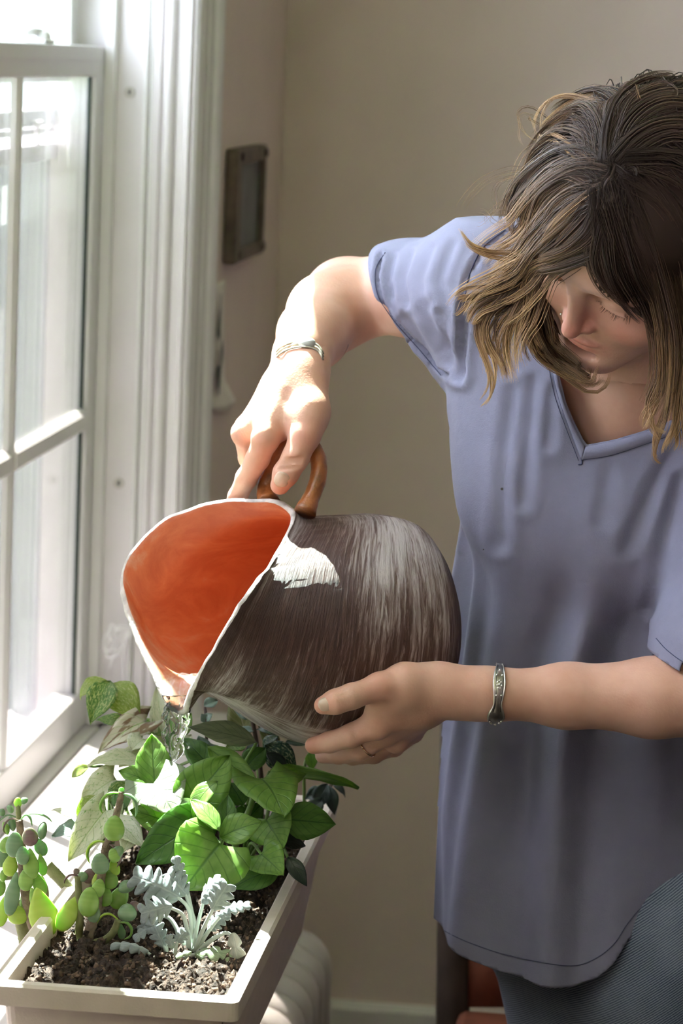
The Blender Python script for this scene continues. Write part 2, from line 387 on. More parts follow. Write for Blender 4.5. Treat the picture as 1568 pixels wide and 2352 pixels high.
# ================================================================ the pitcher
def jug_mat():
    m = bpy.data.materials.new('combed_glaze'); m.use_nodes = True; nt, N, L = nodes(m); b = N['Principled BSDF']
    uv = N.new('ShaderNodeUVMap'); uv.uv_map = 'UVMap'
    def noise(sx, sy, detail=6, rough=.65, dist=.4, seed=0.0):
        mp = N.new('ShaderNodeMapping'); mp.inputs['Scale'].default_value = (sx, sy, 1); mp.inputs['Location'].default_value = (seed, seed*.7, seed)
        L.new(uv.outputs[0], mp.inputs[0])
        n = N.new('ShaderNodeTexNoise'); n.inputs['Scale'].default_value = 1; n.inputs['Detail'].default_value = detail
        n.inputs['Roughness'].default_value = rough; n.inputs['Distortion'].default_value = dist
        L.new(mp.outputs[0], n.inputs[0]); return n.outputs['Fac']
    fine = noise(75, 4.5, 6, .7, 1.1)            # comb strokes along the profile
    fine2 = noise(11, 85, 6, .7, 1.2, 3.1)     # strokes round the belly
    big = noise(2.2, 2.6, 3, .5, .6, 7.7)
    big2 = noise(1.3, 1.9, 2, .5, .4, 2.2)
    a9 = N.new('ShaderNodeAttribute'); a9.attribute_name = 'comb'
    s9 = N.new('ShaderNodeMath'); s9.operation = 'MULTIPLY_ADD'; s9.inputs[1].default_value = .9; L.new(big2, s9.inputs[0]); L.new(a9.outputs['Fac'], s9.inputs[2])
    sel = N.new('ShaderNodeMapRange'); sel.inputs['From Min'].default_value = .78; sel.inputs['From Max'].default_value = 1.08; L.new(s9.outputs[0], sel.inputs[0])
    st = N.new('ShaderNodeMix'); st.data_type = 'FLOAT'; L.new(sel.outputs[0], st.inputs[0]); L.new(fine, st.inputs[2]); L.new(fine2, st.inputs[3])
    ad = N.new('ShaderNodeMath'); ad.operation = 'MULTIPLY_ADD'; ad.inputs[1].default_value = 1.15; L.new(st.outputs[0], ad.inputs[0])
    sb = N.new('ShaderNodeMath'); sb.operation = 'MULTIPLY_ADD'; sb.inputs[1].default_value = 1.9; sb.inputs[2].default_value = -1.0; L.new(big, sb.inputs[0]); L.new(sb.outputs[0], ad.inputs[2])
    at_ = N.new('ShaderNodeAttribute'); at_.attribute_name = 'glaze'
    ad2 = N.new('ShaderNodeMath'); ad2.operation = 'ADD'; L.new(ad.outputs[0], ad2.inputs[0]); L.new(at_.outputs['Fac'], ad2.inputs[1])
    r = ramp(nt, [(.32, (.060, .028, .022)), (.48, (.105, .055, .043)), (.59, (.26, .195, .18)), (.75, (.53, .47, .465))])
    L.new(ad2.outputs[0], r.inputs[0]); L.new(r.outputs[0], b.inputs['Base Color'])
    b.inputs['Roughness'].default_value = .45; b.inputs['Specular IOR Level'].default_value = .35
    bp = N.new('ShaderNodeBump'); bp.inputs['Strength'].default_value = .7; bp.inputs['Distance'].default_value = .004
    L.new(st.outputs[0], bp.inputs['Height']); L.new(bp.outputs[0], b.inputs['Normal'])
    return m
def terracotta():
    m = bpy.data.materials.new('terracotta_inside'); m.use_nodes = True; nt, N, L = nodes(m); b = N['Principled BSDF']
    uv = N.new('ShaderNodeUVMap'); uv.uv_map = 'UVMap'
    mp = N.new('ShaderNodeMapping'); mp.inputs['Scale'].default_value = (14, 5, 1); mp.inputs['Rotation'].default_value = (0, 0, .5); L.new(uv.outputs[0], mp.inputs[0])
    n = N.new('ShaderNodeTexNoise'); n.inputs['Scale'].default_value = 1.0; n.inputs['Detail'].default_value = 8; n.inputs['Roughness'].default_value = .68; n.inputs['Distortion'].default_value = .8
    L.new(mp.outputs[0], n.inputs[0])
    at_ = N.new('ShaderNodeAttribute'); at_.attribute_name = 'glaze'
    ad = N.new('ShaderNodeMath'); ad.operation = 'ADD'; L.new(n.outputs['Fac'], ad.inputs[0]); L.new(at_.outputs['Fac'], ad.inputs[1])
    r = ramp(nt, [(.36, (.38, .088, .034)), (.53, (.46, .130, .052)), (.66, (.48, .22, .13)), (.80, (.58, .43, .35))])
    L.new(ad.outputs[0], r.inputs[0]); L.new(r.outputs[0], b.inputs['Base Color'])
    b.inputs['Roughness'].default_value = .38; b.inputs['Specular IOR Level'].default_value = .4
    bp = N.new('ShaderNodeBump'); bp.inputs['Strength'].default_value = .25; bp.inputs['Distance'].default_value = .003
    L.new(n.outputs['Fac'], bp.inputs['Height']); L.new(bp.outputs[0], b.inputs['Normal'])
    return m
M['jug'] = jug_mat(); M['terra'] = terracotta()
M['rim'] = mat('white_rim_glaze', (.50, .46, .44), rough=.4, spec=.5, noise=.35, nscale=90, bump=.25, bscale=160)
M['jugbase'] = mat('bare_red_brown_clay', (.12, .055, .045), rough=.6, noise=.12, nscale=60)
M['handle'] = mat('amber_brown_glaze', (.36, .125, .04), rough=.3, spec=.5, noise=.45, nscale=55, bump=.25, bscale=110)

JA = np.array([-.864, -.50, -.02]); JA /= np.linalg.norm(JA)          # axis, base towards mouth
JW = np.cross(JA, [0, 0, 1.]); JW /= np.linalg.norm(JW)
if JW[1] > 0: JW = -JW                                                # towards the camera side
JU = np.cross(JW, JA); JU *= np.sign(JU[2])
JB = at(990, 1432, 2.825)
rim_c = [(0, 676, 1172, 2.750), (18, 664, 1222, 2.712), (42, 612, 1308, 2.655), (68, 562, 1383, 2.625), (95, 512, 1460, 2.620),
         (122, 466, 1540, 2.640), (148, 440, 1606, 2.660), (166, 429, 1640, 2.676), (180, 408, 1637, 2.685), (193, 382, 1618, 2.690),
         (216, 340, 1535, 2.715), (240, 298, 1440, 2.750), (262, 276, 1350, 2.775), (283, 300, 1275, 2.785), (303, 368, 1206, 2.790),
         (320, 455, 1163, 2.785), (336, 545, 1145, 2.775), (349, 625, 1147, 2.763)]
NPH, NT = 120, 44
rp = np.array([r[0] for r in rim_c], float); rP = ats([r[1:] for r in rim_c])
# periodic smooth interpolation of the rim against angle
ph = np.arange(NPH)*360.0/NPH
tt = np.interp(ph, np.append(rp, 360.), np.arange(len(rp)+1))
i0 = np.floor(tt).astype(int); u_ = (tt-i0)[:, None]; g_ = lambda k: rP[k % len(rP)]
RIM = .5*(2*g_(i0)+(-g_(i0-1)+g_(i0+1))*u_+(2*g_(i0-1)-5*g_(i0)+4*g_(i0+1)-g_(i0+2))*u_**2+(-g_(i0-1)+3*g_(i0)-3*g_(i0+1)+g_(i0+2))*u_**3)
wob = np.array([math.sin(3.1*k)+math.sin(7.7*k+1)+.6*math.sin(13*k) for k in ph*math.pi/180*2])
RIM += wob[:, None]*.0006*JU[None]
pr = np.radians(ph)
srim = (RIM-JB)@JA
bot = ((1-np.cos(pr))/2)**2.3                                           # 1 under the spout
def ringpt(s, r, c=0.0): return JB+s[:, None]*JA+r[:, None]*(np.cos(pr)[:, None]*JU+np.sin(pr)[:, None]*JW)+c*JU
st_f = [0.0, .04, .14, .36, .58, .79, .90]
r_top = [.066, .080, .0965, .1055, .1065, .1050, .1035]
r_bot = [.066, .080, .0980, .1095, .0990, .0610, .0420]
rows = []
for f, a, b in zip(st_f, r_top, r_bot):
    sm = (1-bot)*srim+bot*srim
    rows.append(ringpt(f*srim, a*(1-bot)+b*bot))
side = np.abs(np.sin(pr))
rows[5] += (RIM-rows[5])*.10*(1-bot)[:, None]; rows[6] = rows[6]*(1-.38*(1-bot))[:, None]+RIM*(.38*(1-bot))[:, None]
rows.append(RIM)
ctrl = np.array(rows)                                                # stations x phi x 3
OUT = np.array([spline(ctrl[:, k], NT) for k in range(NPH)]).transpose(1, 0, 2)   # NT x NPH x 3
def grid_normals(G):
    du = np.roll(G, -1, 1)-np.roll(G, 1, 1); dv = np.gradient(G, axis=0)
    n = np.cross(du, dv); n /= np.linalg.norm(n, axis=2, keepdims=True)+1e-12
    cen = G.mean(1, keepdims=True); s = np.sign(((G-cen)*n).sum(2).mean()); return n*s
NO = grid_normals(OUT)
# combed relief, in real depth: fine ridges that follow the profile, wandering
T_ = np.linspace(0, 1, NT)[:, None]
relief = .00045*np.sin(pr[None]*46+5*np.sin(T_*5)+3*np.sin(pr[None]*2))*np.clip((T_-.15)*4, 0, 1)
OUTD = OUT+NO*relief[:, :, None]
INN = OUT-NO*.0062
INN[-1] = OUT[-1]-NO[-1]*.0062
RTOP = (OUT[-1]+INN[-1])/2+(OUT[-1]-OUT[-2])/np.linalg.norm(OUT[-1]-OUT[-2], axis=1, keepdims=True)*.0020
G = list(OUTD)+[RTOP]+list(INN[::-1])
nr = len(G); V = np.concatenate(G)
V = np.vstack([V, JB[None]-.001*JA, JB[None]+.010*JA])
F = []; FM = []
for k in range(nr-1):
    mi = 3 if k < 3 else (0 if k < NT-1 else (2 if k < NT+1 else 1))
    for i in range(NPH):
        F.append([k*NPH+i, k*NPH+(i+1) % NPH, (k+1)*NPH+(i+1) % NPH, (k+1)*NPH+i]); FM.append(mi)
for i in range(NPH):
    F.append([nr*NPH, (i+1) % NPH, i]); FM.append(3)
    F.append([nr*NPH+1, (nr-1)*NPH+i, (nr-1)*NPH+(i+1) % NPH]); FM.append(1)
uvs = np.zeros((len(V), 2))
for k in range(nr):
    t = k/(NT-1) if k < NT else (1 if k == NT else (nr-1-k)/(NT-1))
    uvs[k*NPH:(k+1)*NPH, 0] = np.where(ph < 340, ph/360, ph/360); uvs[k*NPH:(k+1)*NPH, 1] = t
pitcher = empty('pitcher', JB)
tag(pitcher, 'large handmade ceramic pitcher with combed brown and white glaze, tipped and pouring', 'pitcher')
jb = mesh_obj('body', V, F, mats=[M['jug'], M['terra'], M['rim'], M['jugbase']], fmat=FM, uv=uvs); under(jb, pitcher)
gl = np.zeros(len(V))
for k in range(nr):
    p = np.cos(pr)
    if k < NT:
        t = k/(NT-1)
        # dark brown in the middle of the belly, pale combed slip at the bottom, spout and shoulder
        g = .22*np.exp(-((ph-166)/30)**2)*(1 if t > .12 else .3)+.10*np.exp(-((ph-20)/26)**2)+.12*np.exp(-((ph-115)/34)**2)*math.exp(-((t-.90)/.10)**2)-.16*np.exp(-((ph-75)/32)**2)*math.exp(-((t-.60)/.16)**2)-.08*np.exp(-((ph-120)/30)**2)*math.exp(-((t-.5)/.2)**2)+.10*math.exp(-((t-.28)/.10)**2)-(.25 if t < .12 else 0)
    else:
        t = (nr-1-k)/(NT-1)
        g = -.09+.24*np.exp(-((ph-215)/46)**2)*np.clip((t-.40)*2.2, 0, 1)+.10*np.clip((t-.9)*8, 0, 1)
    gl[k*NPH:(k+1)*NPH] = g
add_attr(jb, 'glaze', gl)
cb_ = np.tile(.98-.85*np.exp(-((ph-172)/36)**4)-.25*np.exp(-((ph-30)/26)**2), nr); add_attr(jb, 'comb', np.append(cb_, [1, 1]))
fix_normals(jb)
# handle: thick strap looping from the far rim over to the shoulder
hp = ats([(618, 1152, 2.783), (612, 1128, 2.792), (622, 1085, 2.797), (640, 1045, 2.795), (668, 1018, 2.790), (700, 1012, 2.783), (722, 1030, 2.775), (732, 1068, 2.768), (728, 1110, 2.760), (712, 1148, 2.752), (700, 1178, 2.745)])
hp = spline(hp, 40)
hr = np.interp(np.linspace(0, 1, 40), [0, .08, .3, .6, .9, 1], [.0105, .0095, .0085, .0085, .0095, .0125])
v, f = tube_geo(hp, hr, 14, True, .85, JW)
v = v+np.random.default_rng(3).normal(size=v.shape)*.00025
ho = mesh_obj('handle', v, f, M['handle']); under(ho, pitcher)

# ---------------------------------------------------------------- water
def water_mat():
    m = bpy.data.materials.new('water'); m.use_nodes = True; nt, N, L = nodes(m); b = N['Principled BSDF']
    b.inputs['Base Color'].default_value = (.97, .99, .98, 1); b.inputs['Roughness'].default_value = .02; b.inputs['IOR'].default_value = 1.333
    b.inputs['Transmission Weight'].default_value = 1.0
    return m
M['water'] = water_mat()
sp = spline(ats([(404, 1598, 2.676), (406, 1625, 2.680), (406, 1655, 2.684), (403, 1690, 2.688), (400, 1722, 2.69), (396, 1752, 2.692)]), 46)
nn = 28; V = []; rngw = np.random.default_rng(5)
for k, c in enumerate(sp):
    t = k/45
    w_ = np.interp(t, [0, .2, .5, .8, 1], [.0105, .0110, .0095, .0070, .0028]); d_ = np.interp(t, [0, .2, .5, 1], [.0025, .0045, .0050, .0022])
    for i in range(nn):
        a = 2*math.pi*i/nn
        rr = 1+.22*math.sin(3*a+9*t)+.16*math.sin(5*a-14*t+1)+.12*math.sin(7*a+21*t)
        off = .0012*math.sin(17*t)
        V.append(c+CR*(w_*rr*math.cos(a)+off)+np.array([0, 1, 0])*d_*rr*math.sin(a))
F = [[k*nn+i, k*nn+(i+1) % nn, (k+1)*nn+(i+1) % nn, (k+1)*nn+i] for k in range(45) for i in range(nn)]+[list(range(nn))[::-1], [45*nn+i for i in range(nn)]]
ws = mesh_obj('water_stream', V, F, M['water']); fix_normals(ws)
tag(ws, 'clear twisting stream of water falling from the pitcher spout into the plants', 'water')
mb = MB()
for k in range(16):
    t = rngw.random(); c = sp[int(t*45)]+CR*rngw.normal()*.009+np.array([0, rngw.normal()*.004, rngw.normal()*.004])
    v, f = lathe_geo([(.00001, -1), (.7, -.7), (1, 0), (.7, .7), (.00001, 1)], 8); mb.add(v*rngw.uniform(.0008, .0018)+c, f)
o = mb.build('droplets', M['water'], ws, smooth=True); o['kind'] = 'stuff'
# sheet of water running over the lip inside the spout
ks = [i for i in range(NPH) if 160 <= ph[i] <= 205]
rowsw = list(range(NT-13, NT))
V = np.array([[INN[r][i]-NO[r][i]*(.0012+.0009*math.sin(i*1.3+r*.9)+.0006*math.sin(i*2.9-r*1.7)) for i in ks] for r in rowsw]).reshape(-1, 3)
V2 = np.array([[INN[r][i]+NO[r][i]*.0005 for i in ks] for r in rowsw]).reshape(-1, 3)
a_, b_ = len(rowsw), len(ks)
F = [[r*b_+i, r*b_+i+1, (r+1)*b_+i+1, (r+1)*b_+i] for r in range(a_-1) for i in range(b_-1)]
F = F+[[x+a_*b_ for x in q[::-1]] for q in F]
bd = [i for i in range(b_)]+[r*b_+b_-1 for r in range(1, a_)]+[(a_-1)*b_+i for i in range(b_-2, -1, -1)]+[r*b_ for r in range(a_-2, 0, -1)]
F += [[bd[i], bd[(i+1) % len(bd)], bd[(i+1) % len(bd)]+a_*b_, bd[i]+a_*b_] for i in range(len(bd))]
M['film'] = glass_mat('water_film', (.97, .98, .97), .03, 1.33)
wi = mesh_obj('water_film', np.vstack([V, V2]), F, M['film']); fix_normals(wi); wi.parent = ws

# ================================================================ planter box
M['planter'] = mat('beige_plastic', (.68, .60, .53), rough=.45, spec=.35, noise=.05, nscale=40, bump=.12, bscale=500)
def soil_mat():
    m = mat('potting_soil', (.06, .04, .03), rough=.9, bump=.9, bscale=180); nt, N, L = nodes(m); b = N['Principled BSDF']
    n = N.new('ShaderNodeTexNoise'); n.inputs['Scale'].default_value = 130; n.inputs['Detail'].default_value = 8; n.inputs['Roughness'].default_value = .7
    tc = N.new('ShaderNodeTexCoord'); L.new(tc.outputs['Object'], n.inputs[0])
    r = ramp(nt, [(.40, (.018, .012, .009)), (.55, (.06, .038, .028)), (.66, (.14, .09, .065)), (.74, (.28, .20, .15))]); L.new(n.outputs['Fac'], r.inputs[0]); L.new(r.outputs[0], b.inputs['Base Color'])
    return m
M['soil'] = soil_mat()
M['perlite'] = mat('perlite', (.62, .60, .56), rough=.9)
M['bark'] = mat('soil_crumb', (.13, .085, .06), rough=.95, noise=.5, nscale=200)
PX0, PX1, PY0, PY1, PZ = -.533, -.326, 2.358, 3.06, .79
planter = empty('planter_box', ((PX0+PX1)/2, (PY0+PY1)/2, .65)); tag(planter, 'long beige plastic window planter filled with soil and houseplants', 'planter')
def rect_ring(x0, x1, y0, y1, z, r, n=5):
    P = []
    for cx, cy, a0 in ((x1-r, y1-r, 0), (x0+r, y1-r, 90), (x0+r, y0+r, 180), (x1-r, y0+r, 270)):
        for k in range(n):
            a = RAD(a0+90*k/(n-1)); P.append((cx+r*math.cos(a), cy+r*math.sin(a), z))
    return P
prof = [(.034, .651, .012), (.028, .655, .014), (.012, .755, .010), (.011, .768, .010), (.0, .772, .008), (0., .788, .008), (.0025, .7905, .008), (.0105, .7905, .007), (.0125, .788, .007), (.014, .765, .007), (.034, .665, .012)]
V = []; 
for ins, z, r in prof: V += rect_ring(PX0+ins, PX1-ins, PY0+ins, PY1-ins, z, r)
n = 20; F = [[k*n+i, k*n+(i+1) % n, (k+1)*n+(i+1) % n, (k+1)*n+i] for k in range(len(prof)-1) for i in range(n)]+[list(range(n))[::-1], [(len(prof)-1)*n+i for i in range(n)]]
o = mesh_obj('box', V, F, M['planter'], smooth=False); fix_normals(o); under(o, planter)
# soil bed: lumpy grid
nx, ny = 70, 230
xs = np.linspace(PX0+.0135, PX1-.0135, nx); ys = np.linspace(PY0+.0135, PY1-.0135, ny)
X, Y = np.meshgrid(xs, ys, indexing='ij')
rs = np.random.default_rng(11)
Z = np.full_like(X, .771)
for sc, am in ((.04, .0035), (.016, .0028), (.007, .0018)):
    for _ in range(60):
        a = rs.uniform(0, 2*math.pi); k = 2*math.pi/sc*rs.uniform(.6, 1.4); Z += am/7.5*np.sin(k*(X*math.cos(a)+Y*math.sin(a))+rs.uniform(0, 6.3))
Z += rs.normal(size=Z.shape)*.0009
SOILZ = lambda x, y: float(Z[int(np.clip((x-xs[0])/(xs[-1]-xs[0])*(nx-1), 0, nx-1)), int(np.clip((y-ys[0])/(ys[-1]-ys[0])*(ny-1), 0, ny-1))])
idx = np.arange(nx*ny).reshape(nx, ny)
F = np.stack([idx[:-1, :-1], idx[1:, :-1], idx[1:, 1:], idx[:-1, 1:]], -1).reshape(-1, 4)
so = mesh_obj('soil', np.stack([X, Y, Z], -1).reshape(-1, 3), F, M['soil']); under(so, planter); so['kind'] = 'stuff'
def crumbs(name, n, m, size, seed, xr=(PX0+.02, PX1-.02), yr=(PY0+.02, PY1-.03)):
    r = np.random.default_rng(seed); base = np.array([(1, 0, 0), (-1, 0, 0), (0, 1, 0), (0, -1, 0), (0, 0, 1), (0, 0, -1)], float)
    fc = np.array([(0, 2, 4), (2, 1, 4), (1, 3, 4), (3, 0, 4), (2, 0, 5), (1, 2, 5), (3, 1, 5), (0, 3, 5)])
    Vs, Fs = [], []
    for k in range(n):
        s = r.uniform(*size); q = r.normal(size=(3, 3)); q, _ = np.linalg.qr(q)
        b = (base*r.uniform(.5, 1.3, size=(6, 1)))@np.diag([s, s*r.uniform(.4, .9), s*r.uniform(.4, .8)])@q
        x, y = r.uniform(*xr), r.uniform(*yr)
        Vs.append(b+[x, y, SOILZ(x, y)+s*.25]); Fs.append(fc+6*k)
    o = mesh_obj(name, np.concatenate(Vs), np.concatenate(Fs), m, smooth=False); o.parent = so; o['kind'] = 'stuff'; return o
crumbs('soil_crumb', 2600, M['bark'], (.0012, .0042), 1)
crumbs('soil_chip', 900, M['soil'], (.002, .006), 2)
crumbs('perlite', 260, M['perlite'], (.0008, .0022), 3)
# stand under the planter
M['darkwood'] = mat('dark_stained_wood', (.035, .024, .018), rough=.5, noise=.3, nscale=30)
stand = empty('plant_stand', (-.455, 2.7, -.1)); tag(stand, 'narrow dark wooden stand carrying the long planter box', 'stand')
def standp(mb, name): o = mb.build(name, M['darkwood']); under(o, stand); return o
standp(MB().box((-.50, 2.42, .632), (-.425, 2.78, .650), .003), 'stand_top')
for x in (-.497, -.452):
    for y in (2.44, 2.74): standp(MB().box((x, y, -.1), (x+.024, y+.024, .632), .002), 'leg')
standp(MB().box((-.49, 2.464, .12), (-.44, 2.74, .14), .002), 'stretcher')

# ================================================================ radiator under the window
M['rad'] = mat('cream_radiator_enamel', (.40, .355, .325), rough=.45, spec=.4, noise=.06, nscale=14)
radi = empty('radiator', (-.535, 3.35, -.1)); tag(radi, 'cream enamelled column radiator standing under the window stool', 'radiator')
rx0, rx1, rtop = -.625, at(757, 2250, 3.72)[0], at(700, 2156, 3.70)[2]
def rad_section(y):
    mb = MB(); n = 26; w = (rx1-rx0); P = []
    for (s, yy) in ((.86, -.028), (.96, -.020), (1.0, 0), (.96, .020), (.86, .028)):
        cx = (rx0+rx1)/2; hx = w/2-(1-s)*.05; zt_ = rtop-(1-s)*.08; zb = .075+(1-s)*.05; r = .052*s
        P.append([(px, y+yy, pz) for px, pz in [(cx+hx-r+r*math.cos(a), zt_-r+r*math.sin(a)) for a in np.linspace(0, math.pi/2, 7)]+[(cx-hx+r+r*math.cos(a), zt_-r+r*math.sin(a)) for a in np.linspace(math.pi/2, math.pi, 7)]+[(cx-hx+.02-.02*math.cos(a), zb+.02-.02*math.sin(a)) for a in np.linspace(0, math.pi/2, 6)]+[(cx+hx-.02+.02*math.sin(a), zb+.02-.02*math.cos(a)) for a in np.linspace(0, math.pi/2, 6)]])
    n = len(P[0]); V = [q for p in P for q in p]
    F = [[k*n+i, k*n+(i+1) % n, (k+1)*n+(i+1) % n, (k+1)*n+i] for k in range(4) for i in range(n)]+[list(range(n))[::-1], [4*n+i for i in range(n)]]
    return mb.add(V, F)
k = 0
for y in np.arange(2.95, 3.74, .0655):
    o = rad_section(y).build('section' if k == 0 else 'section.%03d' % k, M['rad'], smooth=True); fix_normals(o); under(o, radi); k += 1
for y in (2.95, 3.736): 
    for x in (rx0+.03, rx1-.03): o = MB().tube([(x, y, -.1), (x, y, -.03), (x, y, .10)], [.016, .011, .014], 10).build('foot', M['rad'], smooth=True); under(o, radi)

# ================================================================ things on the window wall
M['oldwood'] = mat('worn_gilt_wood', (.13, .10, .08), rough=.6, noise=.35, nscale=40)
M['paper'] = mat('watercolour_paper', (.82, .77, .72), rough=.9, noise=.05, nscale=20)
M['greypic'] = mat('grey_blue_print', (.12, .13, .13), rough=.5, noise=.22, nscale=16)
def wallpt(px, py): 
    d = CF*FPX+CR*(px-784.0)-CU*(py-1176.0); return CAMP+d*((XW-0.0)/d[0])
a, b, c_, d_ = wallpt(520, 333), wallpt(606, 333), wallpt(598, 585), wallpt(512, 590)
y0, y1, zt_, zb_ = a[1]-.01, b[1]-.105, (a[2]+b[2])/2, (c_[2]+d_[2])/2
pic = empty('picture_frame', (XW, (y0+y1)/2, zb_)); tag(pic, 'small narrow framed grey print hanging on the wall beside the window', 'picture')
def picp(mb, name, m): o = mb.build(name, m); under(o, pic); return o
fw = .030
picp(MB().box((XW+.001, y0, zb_), (XW+.020, y0+fw+.012, zt_), .004), 'frame_rail', M['oldwood'])
picp(MB().box((XW+.001, y1-fw*.3, zb_), (XW+.020, y1, zt_), .004), 'frame_rail', M['oldwood'])
picp(MB().box((XW+.001, y0+fw+.012, zb_), (XW+.019, y1-fw*.3, zb_+.018), .003), 'frame_rail', M['oldwood'])
picp(MB().box((XW+.001, y0+fw+.012, zt_-.024), (XW+.019, y1-fw*.3, zt_), .003), 'frame_rail', M['oldwood'])
picp(MB().box((XW+.001, y0+fw+.012, zb_+.018), (XW+.010, y1-fw*.3, zt_-.024)), 'print', M['greypic'])
for (y, z) in ((y0+.03, zt_-.012), (y1-.012, zt_-.012), (y0+.03, zb_+.012), (y1-.012, zb_+.012)):
    picp(MB().add(*[np.array(q)+0 if k == 0 else q for k, q in enumerate(tube_geo([(XW+.018, y, z), (XW+.023, y, z)], .006, 10))]), 'corner_stud', M['darkwood'])
# curling watercolour pinned half behind the casing
a, b = wallpt(478, 650), wallpt(510, 642); c_, d_ = wallpt(526, 915), wallpt(474, 938)
yy0, yy1 = 4.036, wallpt(508, 780)[1]; ztp, zbp = wallpt(505, 645)[2], wallpt(500, 930)[2]
nu, nv = 10, 22; V = []
for j in range(nv):
    t = j/(nv-1)
    for i in range(nu):
        s = i/(nu-1)
        y = yy0+(yy1-yy0)*s*(1+.30*max(0, t-.80)/.2); z = ztp-(ztp-zbp)*t-.012*s*(1-t)*0+.008*math.sin(6*s)*t
        x = XW+.003+.004*math.sin(3*s+2*t)**2+.030*max(0, t-.78)*s*4*.25
        V.append((x, y, z))
F = [[j*nu+i, j*nu+i+1, (j+1)*nu+i+1, (j+1)*nu+i] for j in range(nv-1) for i in range(nu-1)]
pap = mesh_obj('hanging_drawing', V, F, M['paper'])
sm_ = pap.modifiers.new('thick', 'SOLIDIFY'); sm_.thickness = .0012; sm_.offset = 1
tag(pap, 'curling sheet of paper with two grey painted leaves, pinned to the wall beside the casing', 'drawing')
M['ink'] = mat('grey_wash', (.16, .17, .165), rough=.9, noise=.4, nscale=60)
def blot(cy, cz, hy, hz, lean):
    n = 14; P = [(0, 0)]
    for k in range(n):
        a = 2*math.pi*k/n; r = 1+.25*math.sin(3*a+cz*40)+.15*math.sin(5*a)
        P.append((hy*r*math.cos(a)*(1-.3*math.sin(a))+lean*math.sin(a)*hz, hz*r*math.sin(a)))
    V = [(XW+.0095+.001*0, cy+p[0], cz+p[1]) for p in P]; return V, [[0, k+1, (k+1) % n+1] for k in range(n)]
mb = MB()
for (px, py, hy, hz, ln) in ((488, 735, .016, .030, .3), (489, 765, .008, .010, 0), (492, 830, .012, .032, .35), (486, 862, .016, .018, -.3), (488, 885, .010, .012, .2)):
    p = wallpt(px, py); mb.add(*blot(p[1], p[2], hy, hz, ln))
o = mb.build('painted_leaves', M['ink']); o.parent = pap
# blind cord with its loops and tassel, hanging in front of the far jamb
M['cord'] = mat('white_cotton_cord', (.78, .77, .76), rough=.8)
cord = empty('blind_cord', (-.69, 3.88, 1.1)); tag(cord, 'white blind cord tied up in loose loops beside the window jamb', 'cord')
CYY = 3.885
def cpart(pts, r, name, n=6): 
    o = mesh_obj(name, *tube_geo(spline(ats([(p[0], p[1], CYY+(p[2] if len(p) > 2 else 0)) for p in pts]), 40), r, n), M['cord']); under(o, cord); return o
cpart([(352, 0), (345, 300), (338, 700), (325, 1100), (305, 1440), (292, 1452), (284, 1500), (281, 1560), (284, 1615)], .0011, 'cord')
for k, (lx_, ly_, sgn) in enumerate(((238, 1492, 0), (243, 1508, .004), (250, 1468, -.006), (262, 1495, .008))):
    cpart([(302, 1442), (272, 1438+4*k, sgn), (lx_+6, ly_-34, sgn), (lx_, ly_-6, sgn*2), (lx_+14, ly_+2, sgn), (272, ly_-30, sgn), (300, 1448)], .0011, 'loop')
cpart([(298, 1452), (272, 1500), (258, 1512, .003), (252, 1534, .004)], .0011, 'tail')
tp = at(284, 1612, CYY)
v, f = lathe_geo([(.0005, .030), (.004, .028), (.0055, .02), (.012, -.012), (.0135, -.02), (.0005, -.022)], 16)
o = mesh_obj('tassel', np.array(v)+tp+[0, 0, -.015], f, M['cord']); under(o, cord)

# ================================================================ chair behind the woman
M['chairleather'] = mat('red_brown_leather', (.17, .055, .032), rough=.5, noise=.2, nscale=25)
ch = empty('side_chair', (-.12, 3.55, -.1)); tag(ch, 'dark wooden chair with red-brown leather back standing behind the woman', 'chair')
def chp(mb, name, m=M['darkwood'], sm=True): o = mb.build(name, m, smooth=sm); under(o, ch); return o
cb = [at(1028, 2130, 3.42), at(1036, 2240, 3.42), at(1045, 2352, 3.42)]
xl = cb[1][0]
for k, x in enumerate((xl, xl+.40)):
    chp(MB().tube(spline(np.array([(x+.02, 3.40, -.1), (x+.012, 3.42, .25), (x+.004, 3.42, .45), (x-.006, 3.44, .70), (x-.012, 3.47, .92)]), 18), [.017]*18, 10, True, 1.15), 'back_post')
    chp(MB().tube([(x+.03, 3.13, -.1), (x+.02, 3.14, .42)], [.014, .018], 10), 'front_leg')
chp(MB().box((xl+.01, 3.12, .42), (xl+.41, 3.42, .46), .01), 'seat', M['chairleather'], False)
nb_ = 12; V = []
for j in range(9):
    for i in range(nb_):
        s = i/(nb_-1); z = .462+.43*j/8
        V.append((xl+.012+s*.376, 3.425+.03*(z-.5)/.4+.028*math.sin(math.pi*s), z))
F = [[j*nb_+i, j*nb_+i+1, (j+1)*nb_+i+1, (j+1)*nb_+i] for j in range(8) for i in range(nb_-1)]
bk = mesh_obj('back_panel', V, F, M['chairleather']); q = bk.modifiers.new('t', 'SOLIDIFY'); q.thickness = .016; q.offset = 0; under(bk, ch)
chp(MB().box((xl+.0, 3.45, .885), (xl+.40, 3.485, .93), .01), 'crest_rail', sm=False)
chp(MB().box((xl+.012, 3.15, .22), (xl+.03, 3.41, .245), .003), 'stretcher', sm=False); chp(MB().box((xl+.39, 3.15, .22), (xl+.408, 3.41, .245), .003), 'stretcher', sm=False)
